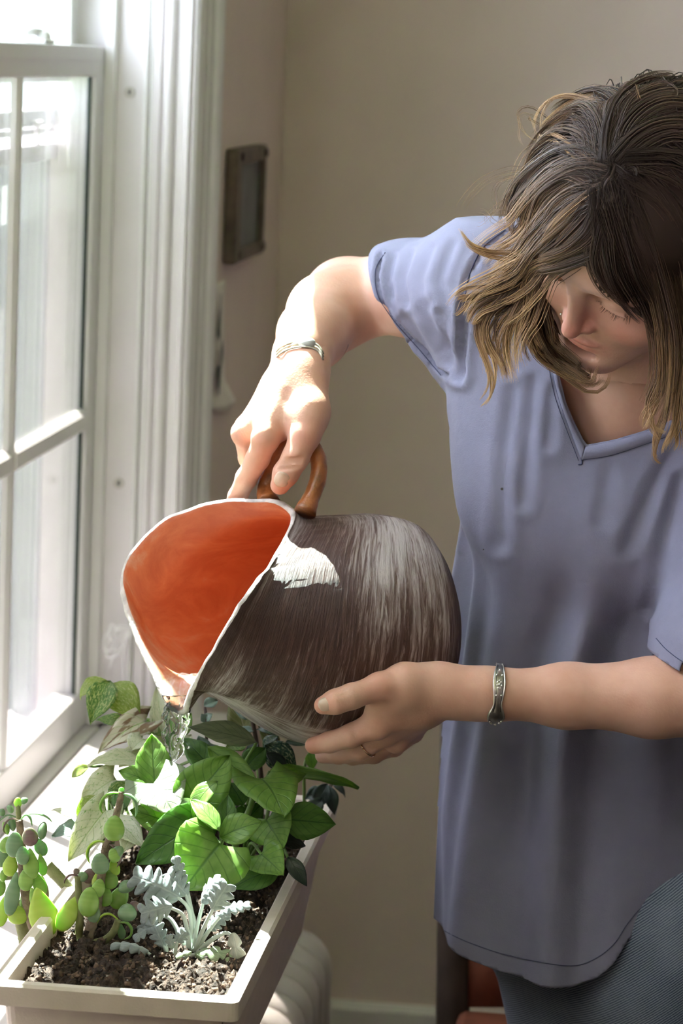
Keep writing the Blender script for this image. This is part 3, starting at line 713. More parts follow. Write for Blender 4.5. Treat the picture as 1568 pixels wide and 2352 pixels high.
# ================================================================ the woman: one continuous body from a distance field
class Field:
    """list of soft-blended primitives; evaluated on boxes and meshed with surface nets."""
    def __init__(s): s.p = []
    def cone(s, a, b, ra, rb, k=.01, m=None, flat=None, sub=False):
        s.p.append(('c', np.array(a, float), np.array(b, float), ra, rb, k, sub)); return s
    def ell(s, c, r, R=None, k=.01, sub=False):
        s.p.append(('e', np.array(c, float), np.array(r, float), np.eye(3) if R is None else np.array(R, float), None, k, sub)); return s
    def chain(s, pts, rs, k=.006, k0=None):
        for i in range(len(pts)-1): s.cone(pts[i], pts[i+1], rs[i], rs[i+1], (k0 if (i == 0 and k0 is not None) else k))
        return s
    def dist1(s, pr, P):
        if pr[0] == 'c':
            _, a, b, ra, rb, k, _s = pr
            ab = b-a; l2 = ab@ab; h = np.clip(((P-a)@ab)/l2, 0, 1)
            q = P-a-h[..., None]*ab
            return np.sqrt((q*q).sum(-1))-(ra+(rb-ra)*h)
        _, c, r, R, _n, k, _s = pr
        q = (P-c)@R                     # columns of R are the ellipsoid axes
        k0 = np.sqrt(((q/r)**2).sum(-1)); k1 = np.sqrt(((q/(r*r))**2).sum(-1))+1e-9
        return k0*(k0-1)/k1
    def bounds(s, pr):
        if pr[0] == 'c': r = max(pr[3], pr[4]); return np.minimum(pr[1], pr[2])-r, np.maximum(pr[1], pr[2])+r
        r = max(pr[2]); return pr[1]-r, pr[1]+r
    def grid(s, lo, hi, h):
        lo = np.array(lo, float); n = np.ceil((np.array(hi)-lo)/h).astype(int)+1
        D = np.full(n, .05, np.float32)
        ax = [lo[i]+h*np.arange(n[i]) for i in range(3)]
        for pr in s.p:
            k = pr[5]; a, b = s.bounds(pr); mg = max(.02, 2.5*k)
            i0 = np.maximum(np.floor((a-mg-lo)/h).astype(int), 0); i1 = np.minimum(np.ceil((b+mg-lo)/h).astype(int)+1, n)
            if (i1 <= i0).any(): continue
            sl = tuple(slice(i0[j], i1[j]) for j in range(3))
            P = np.stack(np.meshgrid(*[ax[j][sl[j]] for j in range(3)], indexing='ij'), -1).astype(np.float32)
            d = s.dist1(pr, P).astype(np.float32); o = D[sl]
            if pr[6]:
                hh = np.maximum(k-np.abs(-d-o), 0)/k; D[sl] = np.maximum(o, -d)+hh*hh*k*.25
            else:
                hh = np.maximum(k-np.abs(d-o), 0)/k; D[sl] = np.minimum(o, d)-hh*hh*k*.25
        return D, lo, h

def surface_nets(D, lo, h):
    n = D.shape; s = D < 0
    c = s[:-1, :-1, :-1].astype(np.int8)
    cnt = np.zeros(tuple(x-1 for x in n), np.int8)
    for i in (0, 1):
        for j in (0, 1):
            for k in (0, 1): cnt += s[i:n[0]-1+i, j:n[1]-1+j, k:n[2]-1+k]
    act = (cnt > 0) & (cnt < 8)
    idx = np.full(act.shape, -1, np.int64); A = np.argwhere(act); idx[act] = np.arange(len(A))
    acc = np.zeros((len(A), 3)); w = np.zeros(len(A))
    cor = [(i, j, k) for i in (0, 1) for j in (0, 1) for k in (0, 1)]
    val = {c: D[A[:, 0]+c[0], A[:, 1]+c[1], A[:, 2]+c[2]] for c in cor}
    for a in cor:
        for ax in range(3):
            if a[ax] == 0:
                b = list(a); b[ax] = 1; b = tuple(b)
                va, vb = val[a], val[b]; m = (va < 0) != (vb < 0)
                t = np.where(m, va/(va-vb+1e-12), 0)
                p = np.repeat(np.array(a, float)[None], len(A), 0); p[:, ax] += t
                acc[m] += p[m]; w[m] += 1
    V = lo+h*(A+acc/w[:, None])
    F = []
    for ax in range(3):
        u, v = (ax+1) % 3, (ax+2) % 3
        sl0 = [slice(1, x-1) for x in n]; sl0[ax] = slice(0, n[ax]-1); sl1 = list(sl0); sl1[ax] = slice(1, n[ax])
        e = s[tuple(sl0)] != s[tuple(sl1)]; I = np.argwhere(e)
        off = np.ones(3, int); off[ax] = 0; I = I+off
        ins = s[I[:, 0], I[:, 1], I[:, 2]]
        q = []
        for du, dv in ((-1, -1), (0, -1), (0, 0), (-1, 0)):
            J = I.copy(); J[:, u] += du; J[:, v] += dv; q.append(idx[J[:, 0], J[:, 1], J[:, 2]])
        q = np.stack(q, 1); q[~ins] = q[~ins][:, ::-1]; F.append(q)
    F = np.concatenate(F)
    return V, F

def mesh_smooth(V, F, it=2, lam=.5):
    e = np.concatenate([F[:, [0, 1]], F[:, [1, 2]], F[:, [2, 3]], F[:, [3, 0]]])
    for _ in range(it):
        for l in (lam, -lam*1.04):
            acc = np.zeros_like(V); c = np.zeros(len(V))
            for a in range(3):
                acc[:, a] = np.bincount(e[:, 0], V[e[:, 1], a], len(V))+np.bincount(e[:, 1], V[e[:, 0], a], len(V))
            c = np.bincount(e[:, 0], minlength=len(V))+np.bincount(e[:, 1], minlength=len(V))
            V = V+l*(acc/np.maximum(c, 1)[:, None]-V)
    return V

# ---- skin colours
def skin_mat():
    m = bpy.data.materials.new('skin'); m.use_nodes = True; nt, N, L = nodes(m); b = N['Principled BSDF']
    tc = N.new('ShaderNodeTexCoord')
    n = N.new('ShaderNodeTexNoise'); n.inputs['Scale'].default_value = 26; n.inputs['Detail'].default_value = 6; L.new(tc.outputs['Object'], n.inputs[0])
    r = ramp(nt, [(.35, (.56, .315, .225)), (.65, (.64, .39, .29))]); L.new(n.outputs['Fac'], r.inputs[0])
    a = N.new('ShaderNodeAttribute'); a.attribute_name = 'flush_and_shade'
    mx = N.new('ShaderNodeMixRGB'); mx.inputs['Color2'].default_value = (.58, .19, .145, 1); L.new(a.outputs['Fac'], mx.inputs['Fac']); L.new(r.outputs[0], mx.inputs['Color1'])
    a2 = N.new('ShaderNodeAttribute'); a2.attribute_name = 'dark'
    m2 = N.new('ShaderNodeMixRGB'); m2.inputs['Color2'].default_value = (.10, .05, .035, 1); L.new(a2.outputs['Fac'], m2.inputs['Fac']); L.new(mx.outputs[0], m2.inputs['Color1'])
    L.new(m2.outputs[0], b.inputs['Base Color'])
    b.inputs['Roughness'].default_value = .48; b.inputs['Specular IOR Level'].default_value = .35
    b.inputs['Subsurface Weight'].default_value = .12; b.inputs['Subsurface Radius'].default_value = (.012, .005, .003); b.inputs['Subsurface Scale'].default_value = .5
    n2 = N.new('ShaderNodeTexNoise'); n2.inputs['Scale'].default_value = 480; n2.inputs['Detail'].default_value = 3; L.new(tc.outputs['Object'], n2.inputs[0])
    bp = N.new('ShaderNodeBump'); bp.inputs['Strength'].default_value = .12; bp.inputs['Distance'].default_value = .002; L.new(n2.outputs['Fac'], bp.inputs['Height']); L.new(bp.outputs[0], b.inputs['Normal'])
    return m
M['skin'] = skin_mat()

P = lambda x, y, Y: at(x, y, Y)
# ---- joints (photograph pixel, distance along the room)
SR, ER, WR = P(1118, 655, 2.86), P(792, 688, 3.00), P(694, 812, 2.825)
SL, EL, WL = P(1770, 985, 2.83), P(1640, 1602, 2.735), P(1052, 1590, 2.70)
NB = P(1462, 815, 2.83)          # root of the neck
SKB = P(1500, 660, 2.765)        # base of the skull
CH = P(1400, 1150, 2.90); WA = P(1330, 1600, 2.94); PE = P(1310, 2080, 2.95)
UP = np.array([0, 0, 1.])
body = Field()
# trunk (under the shirt)
body.ell(P(1400, 1120, 2.915), (.115, .075, .17), k=.05)
body.ell(P(1345, 1560, 2.93), (.112, .082, .18), k=.06)
body.ell(P(1335, 2010, 2.95), (.108, .080, .13), k=.06)
body.cone(SR, NB+[0, .02, -.05], .050, .056, .04).cone(SL, NB+[0, .02, -.05], .050, .056, .04)
body.cone(P(1300, 1040, 2.895), P(1470, 1130, 2.88), .055, .055, .05)
# neck and upper chest
body.cone(NB+[0, .01, -.04], SKB, .052, .050, .03)
body.ell(P(1400, 950, 2.868), (.080, .052, .085), k=.04)
# right arm
_n0 = len(body.p)
body.chain([SR, P(955, 668, 2.93), ER], [.047, .041, .038], .02)
body.chain([ER, P(752, 722, 2.935), P(722, 765, 2.878), WR], [.038, .0375, .0315, .0235], .015)
body.cone(ER+[0.004, .0, .0], P(806, 700, 2.945), .037, .036, .012)
_n1 = len(body.p)
# left arm
body.chain([SL, P(1705, 1290, 2.79), EL], [.050, .043, .036], .02)
body.chain([EL, P(1500, 1602, 2.73), P(1300, 1598, 2.72), P(1130, 1594, 2.705), WL], [.036, .0345, .0275, .0215, .0200], .015)
_n2 = len(body.p)
# thighs
LEGS = []
for (px, py, Y) in ((1338, 2240, 2.985), (1535, 2230, 2.915)):
    hpj = P(px, py, Y); kn = np.array([hpj[0]+.005, hpj[1]-.03, .38]); an = np.array([hpj[0]+.01, hpj[1]+.03, -.015])
    LEGS.append((hpj, kn, an))
    body.cone(hpj, kn, .058, .044, .03); body.cone(kn, an, .045, .030, .03); body.cone(an+[0, .03, -.03], an+[0, -.12, -.05], .034, .026, .03)
# ---- right hand (on the handle): back of the hand slopes up towards the window, fingers drop behind the rim
rh = Field()
rh.cone(P(712, 772, 2.868), WR, .030, .0240, .01)
rh.cone(WR, P(664, 880, 2.800), .0240, .0215, .012)
iM, mM, rM, pM = P(610, 1010, 2.758), P(566, 1000, 2.782), P(566, 982, 2.806), P(590, 964, 2.826)
for q, r0, r1 in ((iM, .0165, .0118), (mM, .0160, .0118), (rM, .0150, .0112), (pM, .0145, .0106)):
    rh.cone(P(676, 862, 2.808)*.7+q*.3, q, r0, r1, .014)
rh.cone(P(690, 860, 2.800), P(640, 970, 2.778), .0215, .015, .016)
# thumb
rh.cone(P(704, 850, 2.800), P(712, 945, 2.770), .0195, .0175, .014)
rh.cone(P(712, 945, 2.770), P(700, 1000, 2.757), .0175, .0142, .008)
rh.cone(P(645, 955, 2.777), P(705, 970, 2.766), .012, .013, .012)     # web
rh.chain([P(700, 1000, 2.757), P(678, 1052, 2.752), P(656, 1088, 2.752), P(643, 1114, 2.756)], [.0140, .0121, .0117, .0090], .004)
# fingers
rh.chain([iM, P(592, 1052, 2.770), P(566, 1098, 2.786), P(546, 1140, 2.800), P(530, 1176, 2.812)], [.0120, .0108, .0098, .0088, .0076], .004)
rh.chain([mM, P(572, 1052, 2.812), P(610, 1072, 2.832), P(660, 1062, 2.822), P(704, 1046, 2.802)], [.0118, .0100, .0092, .0085, .0072], .003)
rh.chain([rM, P(580, 1040, 2.842), P(622, 1058, 2.858), P(668, 1048, 2.846), P(706, 1036, 2.822)], [.0112, .0095, .0088, .0082, .0070], .003)
rh.chain([pM, P(604, 1020, 2.862), P(645, 1034, 2.876), P(680, 1026, 2.862), P(706, 1016, 2.840)], [.0108, .0085, .0078, .0072, .0062], .003)
# knuckle swell, and the tendon lines running to them
rh.ell(iM+[-.001, -.002, .004], (.0105, .0100, .0100), k=.007)
rh.ell(mM+[-.003, 0, .003], (.0110, .0100, .0100), k=.007)
for q in (iM, mM): rh.cone(P(678, 868, 2.795)*.6+q*.4+[0, -.004, .011], q+[0, -.001, .0075], .004, .004, .010)
for dx, dy in ((676, 1050), (671, 1060), (667, 1072)):
    c = P(dx, dy, 2.752)
    rh.cone(c+np.array([-.0095, -.0108, -.0015]), c+np.array([.0095, -.0108, .0015]), .0013, .0013, .003, sub=True)
# ---- left hand (under the belly)
lh = Field()
lh.cone(P(1100, 1592, 2.70), WL, .0215, .0200, .01)
lh.cone(P(1080, 1596, 2.708), P(1010, 1600, 2.712), .0195, .0185, .012)
lh.cone(WL, P(985, 1592, 2.70), .0200, .0215, .012)
iL, mL, rL, pL = P(868, 1660, 2.688), P(884, 1684, 2.712), P(912, 1690, 2.738), P(946, 1680, 2.758)
for q, r0, r1 in ((iL, .019, .0128), (mL, .018, .0122), (rL, .0165, .0115), (pL, .0150, .0110)):
    lh.cone(P(985, 1600, 2.705)*.75+q*.25, q, r0, r1, .014)
lh.cone(P(1000, 1572, 2.695), P(930, 1568, 2.682), .0200, .0175, .014)
lh.chain([P(930, 1568, 2.682), P(872, 1578, 2.668), P(806, 1600, 2.654), P(770, 1612, 2.6485), P(742, 1620, 2.648)], [.0175, .0125, .0108, .0104, .0082], .006)
lh.cone(P(925, 1590, 2.683), P(872, 1628, 2.682), .016, .0125, .014)
lh.chain([iL, P(806, 1690, 2.690), P(758, 1704, 2.700), P(720, 1712, 2.710)], [.0124, .0106, .0096, .0080], .004)
lh.chain([mL, P(826, 1722, 2.718), P(778, 1732, 2.735), P(742, 1735, 2.750)], [.0120, .0102, .0092, .0076], .003)
lh.chain([rL, P(858, 1730, 2.752), P(810, 1736, 2.772), P(776, 1734, 2.790)], [.0112, .0096, .0086, .0072], .003)
lh.chain([pL, P(905, 1716, 2.780), P(870, 1728, 2.800), P(842, 1726, 2.815)], [.0105, .0088, .0078, .0066], .003)
lh.ell(iL+[-.002, -.006, -.004], (.012, .010, .010), k=.008).ell(rL+[0, -.012, -.006], (.010, .008, .008), k=.008)
# ---- head
HM_cam = np.array([[-.817, -.561, -.136], [.456, -.772, .444], [-.354, .301, .886]])     # head axes in right / up / towards-camera
_yw = RAD(3)
HM_cam = HM_cam@np.array([[math.cos(_yw), math.sin(_yw), 0], [-math.sin(_yw), math.cos(_yw), 0], [0, 0, 1]])
HM = np.stack([CR, CU, -CF], 1)@HM_cam         # columns: her right, forward, up in world space
HS = 1.07
HO = at(1342, 650, 2.640)                      # between the eyes
Hp = lambda x, y, z: HO+HS*(HM@np.array([x, y, z], float))
hd = Field()
def hell(c, r, k=.01, sub=False, rot=None):
    R = HM if rot is None else HM@rot
    hd.ell(Hp(*c), np.array(r)*HS, R, k*HS, sub)
def hcone(a, b, ra, rb, k=.01, sub=False): hd.cone(Hp(*a), Hp(*b), ra*HS, rb*HS, k*HS, sub)
hell((0, -.080, .025), (.071, .086, .076))                         # skull
hell((0, -.032, .034), (.057, .040, .050), .03)                    # forehead
hell((0, -.046, -.042), (.061, .054, .058), .03)                   # face mass
hcone((.040, -.035, -.060), (.012, -.002, -.100), .022, .018, .025)
hcone((-.040, -.035, -.060), (-.012, -.002, -.100), .022, .018, .025)
hell((0, .004, -.104), (.017, .013, .014), .015)                   # chin
hell((0, -.010, -.072), (.034, .022, .030), .02)                   # muzzle
for s in (1, -1):
    hell((.039*s, -.010, -.036), (.026, .019, .022), .02)          # cheek
    hell((.030*s, -.003, .017), (.027, .012, .008), .014)          # brow
    hell((.031*s, .012, .002), (.020, .014, .010), .010, True)     # socket
    hell((.0315*s, -.0055, .000), (.0165, .0135, .0130), .003)     # lidded eye
    hell((.0325*s, .0062, -.0052), (.0150, .0028, .0016), .002)    # lash line lip
hcone((0, .008, .004), (0, .0190, -.033), .0056, .0066, .012)       # nose bridge
hell((0, .0228, -.0400), (.0084, .0090, .0080), .005)              # tip
for s in (1, -1):
    hell((.0096*s, .0115, -.0430), (.0062, .0088, .0068), .004)    # wing
    hell((.0060*s, .0170, -.0515), (.0035, .0045, .0030), .002, True)   # nostril
    hcone((.014*s, .0085, -.052), (.026*s, .000, -.068), .0012, .0012, .006, True)
hcone((0, .013, -.054), (0, .0145, -.063), .0022, .0022, .004, True)
hell((0, .0125, -.0668), (.0185, .0068, .0046), .003)              # upper lip
hell((0, .0120, -.0755), (.0165, .0066, .0052), .003)              # lower lip
hcone((-.021, .0125, -.0712), (.021, .0125, -.0712), .0012, .0012, .0016, True)
hell((0, .012, -.0865), (.014, .006, .005), .008, True)
for s in (1, -1):                                                  # ears
    hell((.070*s, -.088, -.012), (.008, .018, .028), .006)
    hell((.077*s, -.082, -.010), (.005, .010, .018), .004, True)
hd.cone(Hp(0, -.095, -.045), NB*.4+SKB*.6, .050, .050, .03)         # neck into the skull
hd.cone(Hp(0, -.095, -.045), NB+[0, .01, -.03], .046, .052, .03)

full = Field(); full.p = body.p+hd.p+rh.p+lh.p
parts = []
def region(f, lo, hi, h, it=2, keep=None):
    D, l, hh = f.grid(lo, hi, h); V, F = surface_nets(D, l, hh); V = mesh_smooth(V, F, it)
    if keep is not None:
        k = keep(V); F = F[k[F].all(1)]; u = np.unique(F); mp = np.full(len(V), -1); mp[u] = np.arange(len(u)); V, F = V[u], mp[F]
    parts.append((V, F))
allp = np.array([WR, iM, mM, pM, P(530, 1176, 2.812), P(720, 1060, 2.78), P(690, 780, 2.84)])
RH_LO, RH_HI = allp.min(0)-.03, allp.max(0)+.03
allp = np.array([WL, P(1085, 1592, 2.70), P(700, 1712, 2.71), P(740, 1620, 2.645), pL, P(842, 1740, 2.815)])
LH_LO, LH_HI = allp.min(0)-.028, allp.max(0)+.028
LH_HI[0] = P(1100, 1592, 2.70)[0]; RH_HI[2] = P(690, 790, 2.82)[2]
Rf = Field(); Rf.p = body.p[_n0:_n1]+rh.p
Lf = Field(); Lf.p = body.p[_n1:_n2]+lh.p
region(Rf, RH_LO, RH_HI, .00135, 2)
region(Lf, LH_LO, LH_HI, .00135, 2)
hc = Hp(0, -.07, -.01)
region(full, hc-.155, hc+.155, .0021, 2, lambda V: (V[:, 2] > NB[2]-.02))
# arms, neck and chest at medium resolution, the rest coarser: hidden under cloth
Af = Field(); Af.p = body.p+rh.p[:2]+lh.p[:3]
b0 = np.array([min(RH_LO[0], LH_LO[0]), 2.58, .60]); b1 = np.array([.14, 3.10, 1.42])
def keepA(V):
    inR = (V > RH_LO).all(1) & (V < RH_HI-[0, 0, .004]).all(1); inL = (V > LH_LO).all(1) & (V < LH_HI-[.004, 0, 0]).all(1)
    return ~inR & ~inL
region(Af, b0, b1, .0036, 2, keepA)
region(Af, np.array([-.30, 2.70, -.096]), np.array([.14, 3.12, .625]), .006, 2)
vb = np.cumsum([0]+[len(p[0]) for p in parts])
V = np.concatenate([p[0] for p in parts]); F = np.concatenate([p[1]+o for p, o in zip(parts, vb)])
woman = empty('person', (PE[0], PE[1], -.1)); tag(woman, 'woman in a loose blue-grey V-neck T-shirt and jeans, head bowed, pouring from a pitcher', 'person')
bd_ = mesh_obj('body', V, F, M['skin']); under(bd_, woman)
# flushed nose, cheeks, lips, knuckles, fingertips; dark lash and brow lines
fl_ = np.zeros(len(V)); dk = np.zeros(len(V))
q = (V-HO)@HM/HS
def spot(c, r, a, arr=fl_): arr[:] = np.maximum(arr, a*np.exp(-(((q-np.array(c))/np.array(r))**2).sum(1)))
spot((0, .028, -.040), (.016, .02, .018), .60); spot((.038, .0, -.035), (.024, .02, .020), .45); spot((-.038, .0, -.035), (.026, .024, .022), .55); spot((-.012, .014, -.030), (.012, .014, .020), .5)  # last spot paints the red shade along her nose's left side
spot((0, .014, -.067), (.021, .012, .0050), 1.0); spot((0, .014, -.0755), (.019, .012, .0055), .95)
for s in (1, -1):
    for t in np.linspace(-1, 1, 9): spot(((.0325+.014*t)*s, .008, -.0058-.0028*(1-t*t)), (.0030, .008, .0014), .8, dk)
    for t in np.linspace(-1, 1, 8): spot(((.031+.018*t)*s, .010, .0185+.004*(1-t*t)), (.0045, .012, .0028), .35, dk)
for c in (iM, mM, P(543, 1144, 2.800), P(643, 1114, 2.75), P(700, 1005, 2.75), P(735, 1620, 2.645), P(862, 1580, 2.665), iL, P(715, 1712, 2.71), rL):
    fl_ = np.maximum(fl_, .38*np.exp(-((V-c)**2).sum(1)/(.016**2)))
add_attr(bd_, 'flush_and_shade', np.clip(fl_, 0, 1)); add_attr(bd_, 'dark', np.clip(dk, 0, 1))

# nails
M['nail'] = mat('fingernail', (.55, .40, .30), rough=.3, spec=.5, noise=.12, nscale=120)
def nail(c, along, normal, w, l, name='fingernail'):
    along = along/np.linalg.norm(along); normal = normal-along*(normal@along); normal /= np.linalg.norm(normal); sd = np.cross(along, normal)
    V = []; nu_, nv_ = 9, 9
    for layer in (0, 1):
        for j in range(nv_):
            for i in range(nu_):
                s = i/(nu_-1)*2-1; t = j/(nv_-1)*2-1
                e = math.sqrt(max(0, 1-abs(t)**3.2*.95)) if t > 0 else math.sqrt(max(0, 1-abs(t)**2.6*.95))
                V.append(c+sd*(w*s*e)+along*(l*t)+normal*(.0014-.45*w*(s*e)**2-.0006*t*t-layer*.0012))
    n = nu_*nv_; F = []
    for j in range(nv_-1):
        for i in range(nu_-1):
            a = j*nu_+i; F.append([a, a+1, a+nu_+1, a+nu_]); F.append([n+a, n+a+nu_, n+a+nu_+1, n+a+1])
    bdr = list(range(nu_))+[j*nu_+nu_-1 for j in range(1, nv_)]+[(nv_-1)*nu_+i for i in range(nu_-2, -1, -1)]+[j*nu_ for j in range(nv_-2, 0, -1)]
    F += [[bdr[i], bdr[(i+1) % len(bdr)], bdr[(i+1) % len(bdr)]+n, bdr[i]+n][::-1] for i in range(len(bdr))]
    o = mesh_obj(name, np.array(V), F, M['nail']); fix_normals(o); o.parent = bd_; return o
TC = -CF
BV0 = __import__('mathutils').bvhtree.BVHTree.FromPolygons([v.co[:] for v in bd_.data.vertices], [p.vertices[:] for p in bd_.data.polygons])
def skinpt(px, py, lift):
    d = CF*FPX+CR*(px-784.0)-CU*(py-1176.0); d /= np.linalg.norm(d); h, n, i, t = BV0.ray_cast(Vector(CAMP+d*2.2), Vector(d)); return np.array(h)+np.array(n)*lift, np.array(n)
q0, n0 = skinpt(646, 1102, -.0003); q1, n1_ = skinpt(748, 1617, -.0003)
nail(q0, P(643, 1114, 2.756)-P(658, 1086, 2.752), n0, .0070, .0076)
nail(q1, P(742, 1620, 2.648)-P(780, 1610, 2.65), n1_, .0062, .0072)
# ================================================================ clothes
def triang(F): return np.concatenate([F[:, [0, 1, 2]], F[:, [0, 2, 3]]])
def clip(V, T, s):
    """keep s > 0, cutting triangles along s = 0"""
    V = list(map(tuple, V)); s = list(s); cache = {}; out = []
    sa = np.array(s); pos = sa > 0; cnt = pos[T].sum(1)
    out = T[cnt == 3].tolist()
    def cut(a, b):
        k = (min(a, b), max(a, b))
        if k not in cache:
            t = s[a]/(s[a]-s[b]); va, vb = np.array(V[a]), np.array(V[b]); V.append(tuple(va+(vb-va)*t)); s.append(0.0); cache[k] = len(V)-1
        return cache[k]
    for tri in T[(cnt > 0) & (cnt < 3)]:
        tri = list(map(int, tri)); p = [sa[v] > 0 for v in tri]
        if sum(p) == 1:
            i = p.index(True); a, b, c = tri[i], tri[(i+1) % 3], tri[(i+2) % 3]; out.append([a, cut(a, b), cut(a, c)])
        else:
            i = p.index(False); a, b, c = tri[i], tri[(i+1) % 3], tri[(i+2) % 3]; ab, ac = cut(a, b), cut(a, c); out += [[ab, b, c], [ab, c, ac]]
    V = np.array(V); T = np.array(out); u = np.unique(T); mp = np.full(len(V), -1); mp[u] = np.arange(len(u)); return V[u], mp[T]
def inpoly(xy, poly):
    """signed: >0 outside the closed polygon (pixels), approximate distance"""
    poly = np.array(poly, float); n = len(poly); ins = np.zeros(len(xy), bool); d = np.full(len(xy), 1e9)
    for i in range(n):
        a, b = poly[i], poly[(i+1) % n]; ab = b-a
        t = np.clip(((xy-a)@ab)/(ab@ab), 0, 1); d = np.minimum(d, np.linalg.norm(xy-a-t[:, None]*ab, axis=1))
        c = ((a[1] > xy[:, 1]) != (b[1] > xy[:, 1])) & (xy[:, 0] < (b[0]-a[0])*(xy[:, 1]-a[1])/(b[1]-a[1]+1e-12)+a[0]); ins ^= c
    return np.where(ins, -d, d)

class Cloth(Field):
    def dist1(s, pr, P):
        if pr[0] == 'f': return pr[1](P)
        return super().dist1(pr, P)
    def bounds(s, pr):
        if pr[0] == 'f': return pr[2], pr[3]
        return super().bounds(pr)
shirt = Cloth()
# torso: stacked sections measured against the photograph, hanging free from the bust
rowsT = [(820, 1100, 1740, 2.865, .085), (900, 1088, 1715, 2.875, .098), (1000, 1084, 1690, 2.885, .106), (1200, 1068, 1665, 2.905, .112), (1400, 1042, 1650, 2.92, .114), (1530, 1024, 1645, 2.93, .116), (1690, 1000, 1642, 2.94, .120), (1860, 980, 1640, 2.945, .124), (2100, 963, 1642, 2.95, .132), (2300, 955, 1650, 2.955, .138)]
tz, tc, ta, tY, tb = [], [], [], [], []
for (py, l, r, Y, b) in rowsT:
    A, B = at(l, py, Y), at(r, py, Y); tz.append((A[2]+B[2])/2); tc.append((A[0]+B[0])/2); ta.append((B[0]-A[0])/2); tY.append(Y); tb.append(b)
tz, tc, ta, tY, tb = [np.array(q)[::-1] for q in (tz, tc, ta, tY, tb)]
TSL = (at(1650, 1500, 2.93)[2]-at(1030, 1500, 2.93)[2])/(at(1650, 1500, 2.93)[0]-at(1030, 1500, 2.93)[0])
foldr = np.random.default_rng(21); FK = [(foldr.uniform(0, 6.3), foldr.uniform(-1.2, 1.2)) for _ in range(8)]
def torso(P):
    z = P[..., 2]-TSL*(P[..., 0]-tc.mean())
    c, a, Y0, b = (np.interp(z, tz, q) for q in (tc, ta, tY, tb))
    dx, dy = (P[..., 0]-c), (P[..., 1]-Y0)
    th = np.arctan2(dy/b, dx/a)
    t = np.clip((tz[-1]-z)/(tz[-1]-tz[0]), 0, 1)
    w = 0
    for i, n in enumerate((5, 8, 11, 14, 19)):
        w = w+(.55, 1.0, .9, .55, .25)[i]*np.sin(n*th+FK[i][0]+FK[i][1]*4*t)
    amp = .0016+.0090*np.clip(t*1.25, 0, 1)**1.1
    # one deep fold running down from under the bust, another beside the left sleeve
    def crease(pts, wd, dep):
        px = np.interp(z, [p[0] for p in pts][::-1], [p[1] for p in pts][::-1]); e = (P[..., 0]-px)/wd
        f = np.clip((pts[0][0]-z)/.10, 0, 1)*np.clip((z-pts[-1][0])/.12, 0, 1)
        return np.where(dy < 0, f*dep*(np.exp(-(e-.6)**2)-1.1*np.exp(-(e+.7)**2)), 0)
    F1 = [(at(1345, 1230, 2.8)[2], at(1352, 1230, 2.8)[0]), (at(1325, 1390, 2.8)[2], at(1325, 1390, 2.8)[0]), (at(1280, 1540, 2.8)[2], at(1280, 1540, 2.8)[0]), (at(1250, 1750, 2.8)[2], at(1250, 1750, 2.8)[0]), (at(1240, 2050, 2.8)[2], at(1240, 2050, 2.8)[0])]
    F2 = [(at(1540, 1050, 2.8)[2], at(1545, 1050, 2.8)[0]), (at(1520, 1250, 2.8)[2], at(1515, 1250, 2.8)[0]), (at(1460, 1500, 2.8)[2], at(1465, 1500, 2.8)[0]), (at(1400, 1900, 2.8)[2], at(1400, 1900, 2.8)[0])]
    F3 = [(at(1130, 950, 2.8)[2], at(1120, 950, 2.8)[0]), (at(1130, 1250, 2.8)[2], at(1125, 1250, 2.8)[0]), (at(1110, 1600, 2.8)[2], at(1100, 1600, 2.8)[0]), (at(1080, 1900, 2.8)[2], at(1060, 1900, 2.8)[0])]
    cr = crease(F1, .020, .015)+crease(F2, .024, .014)+crease(F3, .022, .008)
    r = np.sqrt((dx/a)**2+(dy/b)**2)
    # bust
    return (r-1)*np.minimum(a, b)*(.75+.25*np.minimum(1, r))-amp*w*.55-cr
shirt.p.append(('f', torso, np.array([-.34, 2.72, .60]), np.array([.20, 3.12, at(1400, 830, 2.85)[2]+.01]), .05, .045, False))
# shoulders and yoke
shirt.cone(SR+[0, 0, -.004], NB+[-.01, .025, -.035], .058, .056, .05).cone(SL, NB+[0.01, .025, -.045], .060, .058, .05)
shirt.ell(P(1250, 950, 2.865), (.085, .068, .10), k=.05).ell(P(1500, 1090, 2.855), (.085, .070, .095), k=.05)
shirt.ell(P(1225, 1150, 2.835), (.060, .042, .065), k=.05).ell(P(1440, 1200, 2.835), (.062, .048, .068), k=.05)
# right sleeve: round the arm above, hanging wide below
shirt.cone(SR, P(930, 672, 2.935), .056, .0475, .03).cone(P(930, 672, 2.935), P(800, 690, 3.0), .0475, .046, .02)
shirt.cone(P(905, 690, 2.945), P(1016, 872, 2.885), .034, .006, .014).cone(P(960, 700, 2.92), P(1040, 868, 2.878), .042, .008, .014)
shirt.cone(P(1050, 700, 2.885), P(1078, 850, 2.872), .048, .012, .016)
shirt.cone(P(870, 690, 2.955), P(945, 790, 2.92), .036, .016, .014)
# left sleeve
shirt.cone(SL, P(1664, 1490, 2.765), .060, .0655, .03).cone(P(1664, 1490, 2.765), EL+[0, 0, -.03], .0655, .066, .02)
sV = sF = None
D, l_, h_ = shirt.grid(np.array([-.46, 2.70, .605]), np.array([.20, 3.12, 1.43]), .0042)
V, F = surface_nets(D, l_, h_); V = mesh_smooth(V, F, 2)
